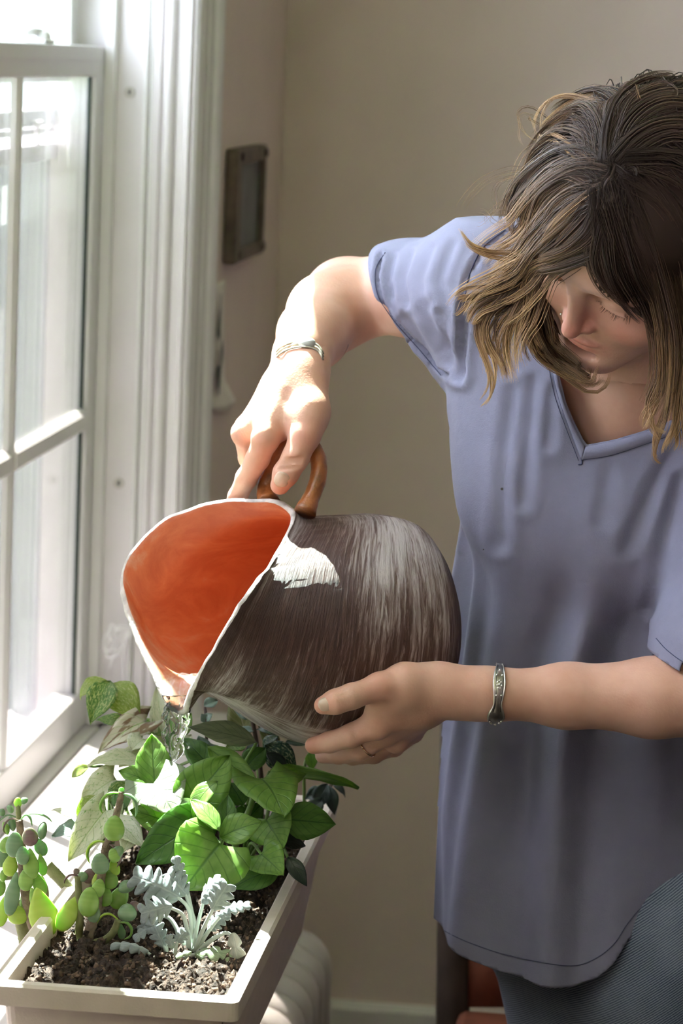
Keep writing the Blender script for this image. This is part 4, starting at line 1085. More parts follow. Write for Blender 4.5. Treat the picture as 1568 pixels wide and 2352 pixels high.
# fine creases on sleeves: bands across the fabric near the cuff
def plane_s(V, a, b, c, side):
    a, b, c = map(np.array, (a, b, c)); n = np.cross(b-a, c-a); n /= np.linalg.norm(n); n *= np.sign((np.array(side)-a)@n); return (V-a)@n
T = triang(F)
cutR = plane_s(V, P(842, 650, 2.885), P(866, 577, 2.935), P(1010, 886, 2.878), SR)
dSl = np.linalg.norm(V-P(930, 720, 2.93), axis=1)
s1 = np.where(V[:, 0] < P(1050, 800, 2.9)[0], cutR, .02)
V, T = clip(V, T, s1)
cutL = plane_s(V, P(1497, 1488, 2.775), P(1580, 1552, 2.70), P(1700, 1575, 2.82), SL)
armd = np.linalg.norm(np.cross(V-SL, (EL-SL)/np.linalg.norm(EL-SL)), axis=1)
s2 = np.where((armd < .09) & (V[:, 2] < P(1650, 1350, 2.78)[2]) & (V[:, 0] > P(1480, 1500, 2.75)[0]-.02) & (V[:, 1] < 2.86), cutL, .02)
V, T = clip(V, T, s2)
VN_ = [(1345, 1022), (1318, 968), (1300, 925), (1284, 860), (1276, 790), (1300, 690), (1400, 600), (1600, 640), (1680, 830), (1620, 920), (1560, 957), (1478, 990), (1410, 1010)]
pp = proj(V); s3 = inpoly(pp, VN_)*.0004; s3 = np.where(V[:, 1] < NB[1]+.045, s3, .02)
V, T = clip(V, T, s3)
hemp = [(930, 2110), (965, 2128), (1000, 2148), (1060, 2180), (1150, 2212), (1250, 2234), (1320, 2240), (1370, 2222), (1410, 2190), (1440, 2145), (1475, 2105), (1520, 2078), (1568, 2058), (1700, 2040)]
hw = ats([(a, b, 2.86) for a, b in hemp])
s4 = V[:, 2]-np.interp(V[:, 0], hw[:, 0], hw[:, 2])
V, T = clip(V, T, s4)
# fabric wrinkles, in depth, along the normals
def vnormals(V, T):
    n = np.cross(V[T[:, 1]]-V[T[:, 0]], V[T[:, 2]]-V[T[:, 0]]); N_ = np.zeros_like(V)
    for a in range(3):
        for c in range(3): N_[:, c] += np.bincount(T[:, a], n[:, c], len(V))
    return N_/(np.linalg.norm(N_, axis=1, keepdims=True)+1e-12)
Nv = vnormals(V, T); pp = proj(V)
def wr(pts, wd, dep):
    """one wrinkle: a groove along a line, given where it is seen on the front of the cloth"""
    d = np.full(len(V), 1e9); n = len(pts)
    for i in range(n-1):
        a, b = np.array(pts[i], float), np.array(pts[i+1], float); ab = b-a; t = np.clip(((pp-a)@ab)/(ab@ab), 0, 1)
        d = np.minimum(d, np.linalg.norm(pp-a-t[:, None]*ab, axis=1))
    front = Nv[:, 1] < .25
    return np.where(front, -1.7*dep*np.exp(-(d/wd)**2)+dep*.8*np.exp(-((d-2.0*wd)/wd)**2), 0)
off = np.zeros(len(V))
for pts, wd, dep in (([(874, 588), (866, 640), (880, 705), (950, 785), (1030, 862)], 5, .0036), ([(1068, 690), (1064, 780), (1060, 870)], 9, .0040), ([(1010, 720), (1030, 800), (1045, 865)], 9, .0024), ([(905, 590), (893, 640), (900, 680)], 7, .0016), ([(945, 580), (925, 640), (935, 700)], 7, .0014),
                     ([(990, 570), (965, 640), (975, 720), (1020, 800)], 9, .0012), ([(1040, 560), (1010, 640), (1030, 740), (1055, 820)], 10, .0012), ([(1165, 530), (1110, 570), (1072, 640), (1062, 720)], 7, .0024),
                     ([(1000, 840), (960, 770), (930, 730)], 10, .0016), ([(1060, 850), (1000, 760), (985, 700)], 12, .0014),
                     ([(1180, 900), (1160, 1050), (1150, 1250)], 16, .0018), ([(1225, 880), (1210, 1000), (1200, 1150)], 16, .0018), ([(1265, 900), (1260, 1020)], 14, .0014),
                     ([(1560, 1010), (1500, 1120), (1440, 1260)], 16, .0020), ([(1560, 1100), (1520, 1260), (1490, 1400)], 14, .0024), ([(1400, 1080), (1380, 1200)], 18, .0010)):
    off += wr(pts, wd, dep)
V = V+Nv*off[:, None]
def fabric(name, color, sheen=.25, weave=900, rough=.85):
    m = mat(name, color, rough=rough, spec=.12, noise=.05, nscale=35); nt, N, L = nodes(m); b = N['Principled BSDF']
    b.inputs['Sheen Weight'].default_value = sheen; b.inputs['Sheen Roughness'].default_value = .5
    tc = N.new('ShaderNodeTexCoord'); n2 = N.new('ShaderNodeTexNoise'); n2.inputs['Scale'].default_value = weave; n2.inputs['Detail'].default_value = 2; L.new(tc.outputs['Object'], n2.inputs[0])
    n3 = N.new('ShaderNodeTexNoise'); n3.inputs['Scale'].default_value = 60; n3.inputs['Detail'].default_value = 4; L.new(tc.outputs['Object'], n3.inputs[0])
    ad = N.new('ShaderNodeMath'); ad.operation = 'MULTIPLY_ADD'; ad.inputs[1].default_value = .35; L.new(n2.outputs['Fac'], ad.inputs[0]); L.new(n3.outputs['Fac'], ad.inputs[2])
    bp = N.new('ShaderNodeBump'); bp.inputs['Strength'].default_value = .22; bp.inputs['Distance'].default_value = .004; L.new(ad.outputs[0], bp.inputs['Height']); L.new(bp.outputs[0], b.inputs['Normal'])
    return m
M['shirt'] = fabric('blue_grey_jersey', (.215, .220, .305), .06)
M['stitch'] = mat('dark_blue_thread', (.05, .06, .12), rough=.8)
so_ = mesh_obj('shirt', V, T, M['shirt'])
q = so_.modifiers.new('cloth', 'SOLIDIFY'); q.thickness = .0016; q.offset = -1
so_.parent = bd_
SHV, SHT = V, T
from mathutils.bvhtree import BVHTree
bvS = BVHTree.FromPolygons([tuple(v) for v in V], T.tolist())
def on(bv, px, py, lift=.0, ynear=2.3):
    d = CF*FPX+CR*(px-784.0)-CU*(py-1176.0); d /= np.linalg.norm(d)
    o_ = CAMP+d*2.2
    h, n, i, t = bv.ray_cast(Vector(o_), Vector(d))
    if h is None: return None
    return np.array(h)-d*lift
def ribbon(name, pa, pb, m, parent, lift=.0012, thick=.0014, n=60, bv=None, closed=False):
    bv = bv or bvS
    A = [on(bv, *p, lift) for p in spline(np.array(pa, float), n)]; B = [on(bv, *p, lift) for p in spline(np.array(pb, float), n)]
    ok = [i for i in range(n) if A[i] is not None and B[i] is not None]
    if len(ok) < 2: return None
    R = []
    for i in ok:
        mid = (A[i]+B[i])/2-CF*-.0
        R.append([A[i], A[i]*.5+B[i]*.5-CF*.0006, B[i]])
    R = np.array(R); k = len(ok); V = np.concatenate([R.reshape(-1, 3), (R+CF*thick).reshape(-1, 3)])
    F = []
    for i in range(k-1):
        for j in range(2):
            a = i*3+j; F.append([a, a+1, a+4, a+3]); F.append([a+3*k, a+3+3*k, a+4+3*k, a+1+3*k])
        for j in (0, 2): a = i*3+j; F.append([a, a+3, a+3+3*k, a+3*k])
    for i in (0, k-1): a = i*3; F += [[a, a+1, a+1+3*k, a+3*k], [a+1, a+2, a+2+3*k, a+1+3*k]]
    o = mesh_obj(name, V, F, m); fix_normals(o); o.parent = parent; return o
def stitchline(name, pts, parent, r=.0005, bv=None, lift=.0006, n=70):
    L_ = [on(bv or bvS, *p, lift) for p in spline(np.array(pts, float), n)]; L_ = [p for p in L_ if p is not None]
    if len(L_) < 3: return
    o = mesh_obj(name, *tube_geo(np.array(L_), r, 5), M['stitch']); o.parent = parent; return o
# neckband
outL = [(1262, 790), (1266, 835), (1280, 905), (1302, 970), (1335, 1056)]; inL = [(1274, 790), (1282, 860), (1298, 925), (1318, 972), (1345, 1024)]
outR = [(1335, 1056), (1400, 1046), (1475, 1022), (1560, 990), (1625, 950)]; inR = [(1345, 1024), (1410, 1011), (1475, 992), (1556, 959), (1618, 922)]
inL2 = [(x-2, y+1) for x, y in inL]; inR2 = [(x, y+2) for x, y in inR]
nbL = ribbon('neckband', outL, inL2, M['shirt'], so_); nbR = ribbon('neckband', outR, inR2, M['shirt'], so_)
stitchline('neck_seam', outL+[(1328, 1068)], so_, .0006); stitchline('neck_seam', outR, so_, .0006)
stitchline('neck_seam', [(x-7, y+2) for x, y in outL], so_, .0003)
# cuff and armhole seams
stitchline('cuff_stitch', [(884, 580), (862, 620), (868, 680), (905, 738), (960, 800), (1012, 862)], so_, .0004)
stitchline('armhole_seam', [(1160, 528), (1110, 568), (1078, 630), (1066, 690)], so_, .0005)
stitchline('cuff_stitch', [(1506, 1466), (1530, 1492), (1568, 1520), (1620, 1545)], so_, .0004)
stitchline('hem_stitch', [(a, b-22) for a, b in hemp[1:]], so_, .0004)
# the two holes worn in the front
for (px, py, r) in ((1152, 1123, .0012), (1110, 1262, .0007)):
    c = on(bvS, px, py, .0003)
    if c is not None:
        o = MB().add(*tube_geo([c, c-CF*.0004], r, 8)).build('worn_hole', M['darkhole']); o.parent = so_

# jeans
def denim():
    m = bpy.data.materials.new('denim'); m.use_nodes = True; nt, N, L = nodes(m); b = N['Principled BSDF']
    tc = N.new('ShaderNodeTexCoord'); mp = N.new('ShaderNodeMapping'); mp.inputs['Rotation'].default_value = (0, RAD(38), RAD(10)); L.new(tc.outputs['Object'], mp.inputs[0])
    w = N.new('ShaderNodeTexWave'); w.bands_direction = 'Z'; w.inputs['Scale'].default_value = 150; w.inputs['Distortion'].default_value = 1.2; w.inputs['Detail'].default_value = 3; w.inputs['Detail Scale'].default_value = 3; L.new(mp.outputs[0], w.inputs[0])
    n = N.new('ShaderNodeTexNoise'); n.inputs['Scale'].default_value = 12; L.new(tc.outputs['Object'], n.inputs[0])
    ad = N.new('ShaderNodeMath'); ad.operation = 'MULTIPLY_ADD'; ad.inputs[1].default_value = .7; L.new(w.outputs['Fac'], ad.inputs[0]); L.new(n.outputs['Fac'], ad.inputs[2])
    r = ramp(nt, [(.45, (.035, .05, .085)), (.85, (.13, .165, .23)), (1.1, (.25, .29, .35))]); L.new(ad.outputs[0], r.inputs[0]); L.new(r.outputs[0], b.inputs['Base Color'])
    b.inputs['Roughness'].default_value = .9; b.inputs['Specular IOR Level'].default_value = .1
    bp = N.new('ShaderNodeBump'); bp.inputs['Strength'].default_value = .3; bp.inputs['Distance'].default_value = .001; L.new(w.outputs['Fac'], bp.inputs['Height']); L.new(bp.outputs[0], b.inputs['Normal'])
    return m
M['denim'] = denim()
jn = Field()
jn.ell(P(1345, 2030, 2.955), (.128, .098, .125), k=.05)
for i, (hpj, kn, an) in enumerate(LEGS):
    r0 = (.075, .088)[i]
    jn.cone(hpj+[0, 0, .05], hpj, r0, r0, .03); jn.cone(hpj, kn, r0, .060, .03); jn.cone(kn, an, .060, .048, .03)
D, l_, h_ = jn.grid(np.array([-.30, 2.72, -.06]), np.array([.16, 3.12, .95]), .006)
V, F = surface_nets(D, l_, h_); V = mesh_smooth(V, F, 2); T = triang(F)
V, T = clip(V, T, V[:, 2]+.025); V, T = clip(V, T, .90-V[:, 2])
jo = mesh_obj('jeans', V, T, M['denim']); q = jo.modifiers.new('cloth', 'SOLIDIFY'); q.thickness = .0018; q.offset = -1; jo.parent = bd_
# ================================================================ hair
SKC = Hp(0, -.079, .024); SKR = np.array([.0765, .0975, .082])*HS      # hair-bearing skull, slightly proud of the scalp
def scalp(px, py, off):
    d = CF*FPX+CR*(px-784.0)-CU*(py-1176.0); d = d/np.linalg.norm(d)
    o = (CAMP-SKC)@HM/(SKR+off); e = (d@HM)/(SKR+off)
    a, b, c = e@e, o@e, o@o-1
    if b*b-a*c > 0: t = (-b-math.sqrt(b*b-a*c))/a
    else: t = -b/a
    return CAMP+d*t
def hair_mat():
    m = bpy.data.materials.new('hair_strands'); m.use_nodes = True; nt, N, L = nodes(m); b = N['Principled BSDF']
    a = N.new('ShaderNodeAttribute'); a.attribute_name = 'tone'
    r = ramp(nt, [(0, (.024, .016, .013)), (.30, (.072, .047, .036)), (.58, (.21, .135, .085)), (.82, (.42, .26, .13)), (1, (.60, .42, .22))]); L.new(a.outputs['Fac'], r.inputs[0]); L.new(r.outputs[0], b.inputs['Base Color'])
    b.inputs['Roughness'].default_value = .42; b.inputs['Specular IOR Level'].default_value = .35
    return m
M['hair'] = hair_mat()
HV, HF, HT = [], [], []; hn = 0
hr_ = np.random.default_rng(42)
def strands(guide, n, s0, s1, off0=.004, off1=.010, tone=(.1, .8), depth=None, rad=.00034, curl=.004, m=17, lift=0.0, short=.12):
    """a lock: strands scattered about a guide drawn over the head"""
    global hn
    g = np.array([p[:2] for p in guide], float); L = len(g)
    zz = np.array([p[2] if len(p) > 2 else 0.0 for p in guide])
    base = []
    for i, (x, y) in enumerate(g):
        t = i/(L-1); q = scalp(x, y, off0+(off1-off0)*t); d = (q-CAMP)/np.linalg.norm(q-CAMP); base.append(q+d*zz[i])
    for k in range(2):                                    # soften depth kinks
        b2 = np.array(base)
        dep = (b2-CAMP)@CF; dd = dep.copy(); dd[1:-1] = .25*dep[:-2]+.5*dep[1:-1]+.25*dep[2:]
        base = [CAMP+(b-CAMP)*(dd[i]/dep[i]) for i, b in enumerate(b2)]
    C = spline(np.array(base), m); T, Nn, B = frames(C, CF)
    t = np.linspace(0, 1, m)
    nc = max(3, n//13); cl = [(np.clip(hr_.normal(), -2, 2), np.clip(hr_.normal(), -1.6, 1.6), hr_.uniform(0, 6.28), hr_.uniform(.7, 1.5), 1-short*abs(hr_.normal()), hr_.normal()*.07) for _ in range(nc)]
    for k in range(n):
        cu_, cv_, ph_, fr, end, ct = cl[k % nc]
        tight = .34*(1-.45*t)*hr_.normal(), .34*(1-.45*t)*hr_.normal()
        u, v = cu_+tight[0], cv_+tight[1]
        sp_ = s0+(s1-s0)*t**.8
        cu = curl*t**1.5; end = end*(1-.04*abs(hr_.normal()))
        tt_ = t*min(1, max(.55, end))
        Cq = np.stack([np.interp(tt_, t, C[:, a]) for a in range(3)], 1)
        Pq = Cq+B*(u*sp_+cu*np.sin(fr*6*t+ph_))[:, None]+Nn*(v*sp_*.45+cu*.7*np.cos(fr*6*t+ph_))[:, None]+lift*(-CF)[None]*t[:, None]
        r = rad*hr_.uniform(.7, 1.3)*np.interp(t, [0, .15, .75, 1], [.8, 1, .9, .2])
        # three-sided
        a = np.array([0, 2.094, 4.189])
        Vv = Pq[:, None]+r[:, None, None]*(Nn[:, None]*np.cos(a)[None, :, None]+B[:, None]*np.sin(a)[None, :, None])
        HV.append(Vv.reshape(-1, 3))
        f = np.array([[j*3+i, j*3+(i+1) % 3, (j+1)*3+(i+1) % 3, (j+1)*3+i] for j in range(m-1) for i in range(3)])
        HF.append(f+hn); hn += m*3
        tn = tone[0]+(tone[1]-tone[0])*t+hr_.normal()*.05+ct
        HT.append(np.repeat(np.clip(tn, 0, 1), 3))
W0 = (1400, 420)
DK, MD, LT, BL = (.05, .45), (.12, .72), (.15, .95), (.55, 1.0)
# left side: sweeping from the parting over the temple, outwards and down
for g, n, s0, s1, tn in (
    ([(1395, 415), (1345, 398), (1300, 402), (1250, 438), (1222, 490), (1206, 545), (1195, 600)], 150, .008, .010, MD),
    ([(1390, 430), (1340, 425), (1290, 450), (1240, 500), (1205, 555), (1160, 590), (1112, 630)], 150, .008, .010, LT),
    ([(1385, 455), (1330, 470), (1275, 520), (1228, 575), (1195, 625), (1150, 660), (1095, 690), (1066, 735)], 150, .008, .011, LT),
    ([(1380, 485), (1330, 510), (1270, 560), (1228, 605), (1200, 650), (1165, 690), (1120, 715), (1085, 745)], 150, .008, .011, LT),
    ([(1376, 515), (1330, 545), (1275, 585), (1235, 612), (1212, 660), (1190, 720), (1165, 770), (1158, 830), (1172, 885)], 130, .008, .010, LT),
    ([(1372, 545), (1335, 572), (1285, 598), (1240, 615), (1215, 650), (1205, 720), (1190, 780), (1205, 850)], 120, .007, .010, LT),
    ([(1366, 560), (1340, 574), (1295, 590), (1250, 598), (1222, 612), (1206, 650)], 110, .004, .006, MD),
    ([(1362, 574), (1325, 588), (1285, 596), (1248, 604), (1226, 630), (1210, 700), (1215, 790)], 70, .003, .006, MD),
    ([(1418, 372), (1408, 400), (1398, 430), (1386, 470)], 70, .008, .008, (.03, .16)), ([(1372, 400), (1398, 408), (1424, 418), (1450, 440)], 60, .008, .008, (.03, .16)),
    ([(1390, 405), (1335, 372), (1285, 375), (1235, 410), (1200, 455), (1180, 500), (1195, 560)], 150, .009, .011, MD),
    ([(1385, 400), (1320, 350), (1270, 350), (1220, 390), (1188, 440), (1176, 480), (1190, 505)], 110, .008, .010, (.1, .6)),
    ([(1400, 395), (1340, 330), (1290, 318), (1245, 350), (1215, 400), (1192, 445)], 120, .009, .012, (.1, .6)),
    ([(1405, 385), (1365, 300), (1320, 275), (1275, 300), (1240, 345), (1215, 390)], 120, .010, .012, (.1, .65)),
    ([(1410, 380), (1395, 290), (1360, 250), (1315, 258), (1270, 300)], 110, .010, .012, (.1, .6)),
):
    strands(g, n, s0, s1, .003, .012, tn)
for g, n, s0, s1 in (([(1380, 452), (1350, 495), (1310, 540), (1266, 580), (1236, 606), (1215, 640)], 130, .007, .007), ([(1374, 500), (1352, 540), (1314, 570), (1266, 594), (1234, 610)], 110, .006, .005), ([(1388, 430), (1352, 452), (1310, 490), (1268, 535), (1236, 585)], 130, .007, .008)):
    strands(g, n, s0, s1, .0065, .012, MD, curl=.002)
# outer loose ends over the sleeve and chest
for g, n, s1, tn in (
    ([(1235, 570), (1195, 590), (1150, 588), (1105, 580), (1068, 566), (1040, 532)], 42, .0028, BL),
    ([(1230, 590), (1190, 628), (1140, 655), (1090, 664), (1060, 672), (1042, 684)], 60, .004, LT),
    ([(1225, 600), (1185, 650), (1140, 690), (1100, 712), (1080, 735), (1072, 748)], 90, .006, LT),
    ([(1205, 640), (1160, 690), (1115, 725), (1108, 770), (1122, 825), (1131, 870), (1122, 918), (1084, 956)], 60, .0026, (.4, 1.0)),
    ([(1215, 640), (1170, 690), (1130, 735), (1128, 780), (1150, 830), (1162, 875)], 60, .005, LT),
    ([(1225, 640), (1195, 700), (1172, 760), (1165, 820), (1180, 890)], 70, .005, (.3, 1.0)),
    ([(1225, 650), (1210, 720), (1215, 790), (1240, 845)], 70, .006, (.2, .85)),
    ([(1220, 640), (1180, 690), (1140, 760), (1140, 830)], 60, .007, LT),
):
    strands(g, n, .004, s1, .008, .016, tn, curl=.003)
# behind and under the chin on her right side
for g, n in (([(1214, 630, .05), (1232, 690, .09), (1254, 755, .11), (1285, 812, .115), (1320, 845, .115)], 150), ([(1212, 640, .04), (1222, 710, .07), (1238, 780, .08), (1265, 830, .09)], 120), ([(1222, 655, .05), (1228, 740, .08), (1262, 815, .09), (1325, 862, .085), (1362, 880, .08), (1380, 842, .08)], 130), ([(1228, 660, .05), (1240, 750, .09), (1285, 815, .10), (1340, 845, .095), (1372, 866, .09)], 110), ([(1218, 650, .05), (1222, 760, .08), (1240, 810, .085), (1300, 850, .085), (1350, 875, .08)], 110)):
    strands(g, n, .006, .007, .004, .004, (.25, .75), curl=.003)
# right side: dark curtain falling past the cheek
for g, n, s0, s1, tn in (
    ([(1405, 415), (1420, 480), (1440, 560), (1475, 650), (1512, 730), (1528, 800)], 170, .008, .008, (.03, .35)),
    ([(1400, 430), (1400, 500), (1415, 580), (1440, 650), (1480, 705), (1516, 738)], 150, .008, .006, (.03, .32)),
    ([(1395, 440), (1380, 520), (1385, 590), (1400, 640), (1440, 690), (1500, 728)], 130, .007, .005, (.04, .35)),
    ([(1385, 480), (1370, 545), (1362, 600), (1378, 645), (1420, 690), (1470, 716)], 100, .006, .004, (.05, .4)),
    ([(1410, 420), (1432, 500), (1465, 590), (1505, 680), (1525, 760)], 150, .009, .008, (.03, .40)),
    ([(1416, 420), (1460, 500), (1505, 590), (1535, 690), (1545, 780)], 150, .009, .009, (.03, .55)),
    ([(1400, 470), (1425, 560), (1460, 640), (1510, 715)], 110, .008, .006, (.03, .35)),
    ([(1412, 410), (1450, 480), (1490, 570), (1520, 680), (1540, 790), (1535, 890), (1505, 960)], 170, .010, .010, (.03, .7)),
    ([(1418, 405), (1480, 470), (1530, 560), (1555, 680), (1560, 800), (1550, 900), (1535, 990)], 170, .012, .012, (.03, .8)),
    ([(1425, 400), (1510, 450), (1560, 540), (1585, 680), (1590, 820), (1580, 940), (1565, 1040)], 170, .012, .014, (.03, .85)),
    ([(1430, 395), (1540, 430), (1610, 520), (1630, 680), (1625, 840), (1610, 980)], 170, .010, .012, (.03, .7)),
    ([(1432, 385), (1560, 390), (1650, 480), (1675, 640), (1670, 820), (1650, 960)], 170, .011, .013, (.03, .7)),
    ([(1420, 380), (1480, 320), (1560, 300), (1640, 360), (1700, 500), (1710, 700), (1690, 900)], 170, .010, .012, (.03, .6)),
    ([(1418, 378), (1450, 290), (1520, 240), (1600, 250), (1680, 330)], 150, .006, .007, (.03, .4)),
    ([(1415, 378), (1425, 290), (1450, 235), (1500, 205), (1560, 205)], 130, .006, .006, (.05, .4)),
    ([(1410, 380), (1410, 300), (1405, 250), (1425, 225)], 110, .007, .007, (.08, .45)),
):
    strands(g, n, s0, s1, .0065, .011, tn, curl=.0015)
for g, n, s1 in (([(1535, 760), (1540, 850), (1515, 920), (1488, 965), (1478, 1012)], 80, .006), ([(1545, 800), (1545, 900), (1525, 980), (1512, 1040), (1522, 1062)], 60, .005), ([(1560, 800), (1562, 920), (1556, 1000), (1548, 1050)], 80, .008), ([(1590, 820), (1592, 950), (1570, 1060)], 90, .010), ([(1530, 800), (1510, 870), (1490, 930), (1500, 985), (1532, 1010)], 50, .005)):
    strands(g, n, .005, s1, .010, .016, (.35, .95), curl=.004)
# fly-aways over the crown
for g, n, s1, tn, cu in (
    ([(1395, 395), (1363, 386), (1339, 365), (1304, 338), (1267, 316), (1240, 322), (1233, 308), (1245, 300)], 34, .0022, (.35, .95), .002),
    ([(1400, 290), (1373, 236), (1322, 219), (1272, 226), (1238, 264), (1231, 305)], 36, .006, BL, .004),
    ([(1420, 250), (1400, 218), (1340, 226), (1290, 262), (1262, 300)], 34, .007, BL, .005),
    ([(1440, 225), (1425, 208), (1440, 196), (1462, 206), (1475, 225)], 14, .003, MD, .004),
    ([(1500, 220), (1508, 204), (1526, 200), (1545, 210), (1540, 226), (1520, 226)], 16, .003, (.1, .5), .003),
    ([(1540, 225), (1560, 205), (1585, 210), (1580, 232)], 16, .004, (.1, .5), .003),
    ([(1270, 330), (1225, 360), (1185, 400), (1150, 450)], 10, .012, LT, .010),
    ([(1210, 480), (1170, 510), (1120, 520), (1080, 515)], 9, .010, LT, .010),
    ([(1220, 430), (1180, 430), (1150, 470), (1140, 530)], 10, .012, LT, .010),
    ([(1260, 290), (1215, 262), (1198, 270), (1215, 310), (1240, 340)], 8, .006, BL, .006),
):
    strands(g, n, .004, s1, .006, .018, tn, curl=cu, rad=.00022)
# cap and back of the head: hair in locks lying on the skull, all round
gg = []
for k in range(150):
    az = hr_.uniform(0, 2*math.pi); 
    pts = []
    el0 = hr_.uniform(.9, 1.45)
    for j in range(6):
        el = el0-(el0+.75)*j/5
        v = np.array([math.cos(el)*math.cos(az), math.cos(el)*math.sin(az), math.sin(el)])
        pts.append(v)
    if math.sin(az) > .05: continue                        # not over the face
    C = np.array([SKC+HM@(p*(SKR+.004+.004*(j/5))) for j, p in enumerate(pts)])
    m = 10; C = spline(C, m); T, Nn, B = frames(C, HM[:, 2]); t = np.linspace(0, 1, m)
    for q in range(9):
        u, v = hr_.normal()*.010, hr_.normal()*.003; r = .0006*np.interp(t, [0, .2, .8, 1], [.6, 1, 1, .3])
        Pq = C+B*u+Nn*v; a = np.array([0, 2.094, 4.189])
        Vv = Pq[:, None]+r[:, None, None]*(Nn[:, None]*np.cos(a)[None, :, None]+B[:, None]*np.sin(a)[None, :, None])
        HV.append(Vv.reshape(-1, 3)); HF.append(np.array([[j*3+i, j*3+(i+1) % 3, (j+1)*3+(i+1) % 3, (j+1)*3+i] for j in range(m-1) for i in range(3)])+hn); hn += m*3
        HT.append(np.repeat(np.clip(.08+.35*t+hr_.normal()*.06, 0, 1), 3))
# solid underlayer so that no scalp shows
n1, n2 = 160, 96; Vc = []; ok = []
FACE = [(1205, 660), (1238, 616), (1291, 620), (1341, 611), (1360, 637), (1372, 668), (1405, 691), (1454, 715), (1514, 738), (1545, 820), (1520, 900), (1380, 940), (1230, 800)]
for j in range(n2+1):
    for i in range(n1):
        az, el = 2*math.pi*i/n1, -math.pi/2+math.pi*j/n2
        v = np.array([math.cos(el)*math.cos(az), math.cos(el)*math.sin(az), math.sin(el)]); q = v*SKR/HS
        yf, zf = q[1]-.079, q[2]+.024                       # head coordinates
        Vc.append(SKC+HM@(v*(SKR+.0005+.0035*np.clip((yf+.06)*25, 0, 1)))); ok.append((yf, zf))
fc_ = inpoly(proj(np.array(Vc)), FACE)
ok = [not ((f < 0 and yf > -.07) or zf < -.055 or (yf > -.075 and zf < .0)) for f, (yf, zf) in zip(fc_, ok)]
Fc = [[j*n1+i, j*n1+(i+1) % n1, (j+1)*n1+(i+1) % n1, (j+1)*n1+i] for j in range(n2) for i in range(n1)]
Fc = [f for f in Fc if all(ok[v] for v in f)]
HV.append(np.array(Vc)); HF.append(np.array(Fc)+hn); HT.append(np.full(len(Vc), .12))
ho_ = mesh_obj('hair', np.concatenate(HV), np.concatenate(HF), M['hair']); add_attr(ho_, 'tone', np.concatenate(HT)); ho_.parent = bd_; ho_['kind'] = 'stuff'

# lashes and brows
M['lash'] = mat('lash', (.03, .018, .014), rough=.6)
mb = MB()
for s in (1, -1):
    for t in np.linspace(-1, 1, 30)+np.random.default_rng(4).normal(size=30)*.03:
        a = np.array([(.0325+.0150*t)*s, .0068-.004*abs(t)**2, -.0060+.0016*t*t]); d = np.array([.0026*t*s, .0050, -.0046])*(.75+.35*math.sin(9*t))
        mb.tube(np.array([Hp(*a), Hp(*(a+d*.55)), Hp(*(a+d+np.array([0, .0004, .0016])))]), [.00018, .00015, .00006], 4)
o = mb.build('eyelashes', M['lash'], bd_, True); o['kind'] = 'stuff'
M['browhair'] = mat('brow_hair', (.10, .055, .035), rough=.7)
bvB = BVHTree.FromPolygons([tuple(v) for v in bd_v] if False else [v.co[:] for v in bd_.data.vertices], [p.vertices[:] for p in bd_.data.polygons])

# ================================================================ jewellery
M['silver'] = mat('tarnished_silver', (.66, .63, .59), rough=.28, metal=1.0, noise=.3, nscale=90)
M['silverdark'] = mat('dark_silver_recess', (.06, .055, .05), rough=.5, metal=.6)
M['gold'] = mat('thin_gold', (.75, .50, .32), rough=.25, metal=1.0)
M['rope'] = mat('grey_waxed_cord', (.36, .33, .27), rough=.75, noise=.15, nscale=200)
M['stone'] = mat('pale_grey_stone', (.42, .43, .41), rough=.4, spec=.5, noise=.2, nscale=160)
def surf(px, py, lift):
    d = CF*FPX+CR*(px-784.0)-CU*(py-1176.0); d /= np.linalg.norm(d); h, n, i, t = bvB.ray_cast(Vector(CAMP+d*2.2), Vector(d))
    return None if h is None else np.array(h)+np.array(n)*lift
# cord bracelet on the raised wrist
ctr = P(688, 822, 2.803)
rb = None
for k in range(3):
    o3 = (k-1)*.0029
    front = [surf(x, y+o3*2400, .0012) for x, y in ((640, 812), (660, 799), (680, 793), (700, 792), (718, 795), (731, 804), (739, 818))]
    front = [f for f in front if f is not None]
    back = [P(746, 834, 2.822)+[0, 0, -o3], P(732, 838, 2.846)+[0, 0, -o3], P(695, 842, 2.856)+[0, 0, -o3], P(655, 842, 2.848)+[0, 0, -o3], P(630, 832, 2.824)+[0, 0, -o3]]
    pts = spline(np.array(front+back), 60, True)
    V, F = tube_geo(np.vstack([pts, pts[:1]]), .00095, 7)
    if k == 0:
        rb = mesh_obj('cord_bracelet', V, F, M['rope']); rb.parent = bd_; rb['label'] = 'grey cord bracelet with a stone bead'
    else:
        o = mesh_obj('cord', V, F, M['rope']); o.parent = rb
c0 = surf(702, 793, .0040)
V, F = lathe_geo([(.0001, -1), (.55, -.85), (.95, -.4), (1, .1), (.8, .65), (.4, .95), (.0001, 1.0)], 14)
V = V@np.diag([.0058, .0058, .0085]); ax = (P(718, 790, 2.80)-P(680, 796, 2.80)); ax /= np.linalg.norm(ax); R_ = np.stack([np.cross(ax, CU), CU-ax*(CU@ax), ax], 1); R_ /= np.linalg.norm(R_, axis=0)
o = mesh_obj('bead', V@R_.T+c0, F, M['stone']); o.parent = rb
o = mesh_obj('knot', V@R_.T*.62+(c0-ax*.0105)*1-(np.zeros(3)), F, M['rope']); o.data.vertices.foreach_set('co', ((V@R_.T)*.62+(c0-ax*.0095)).astype(np.float32).ravel()); o.parent = rb
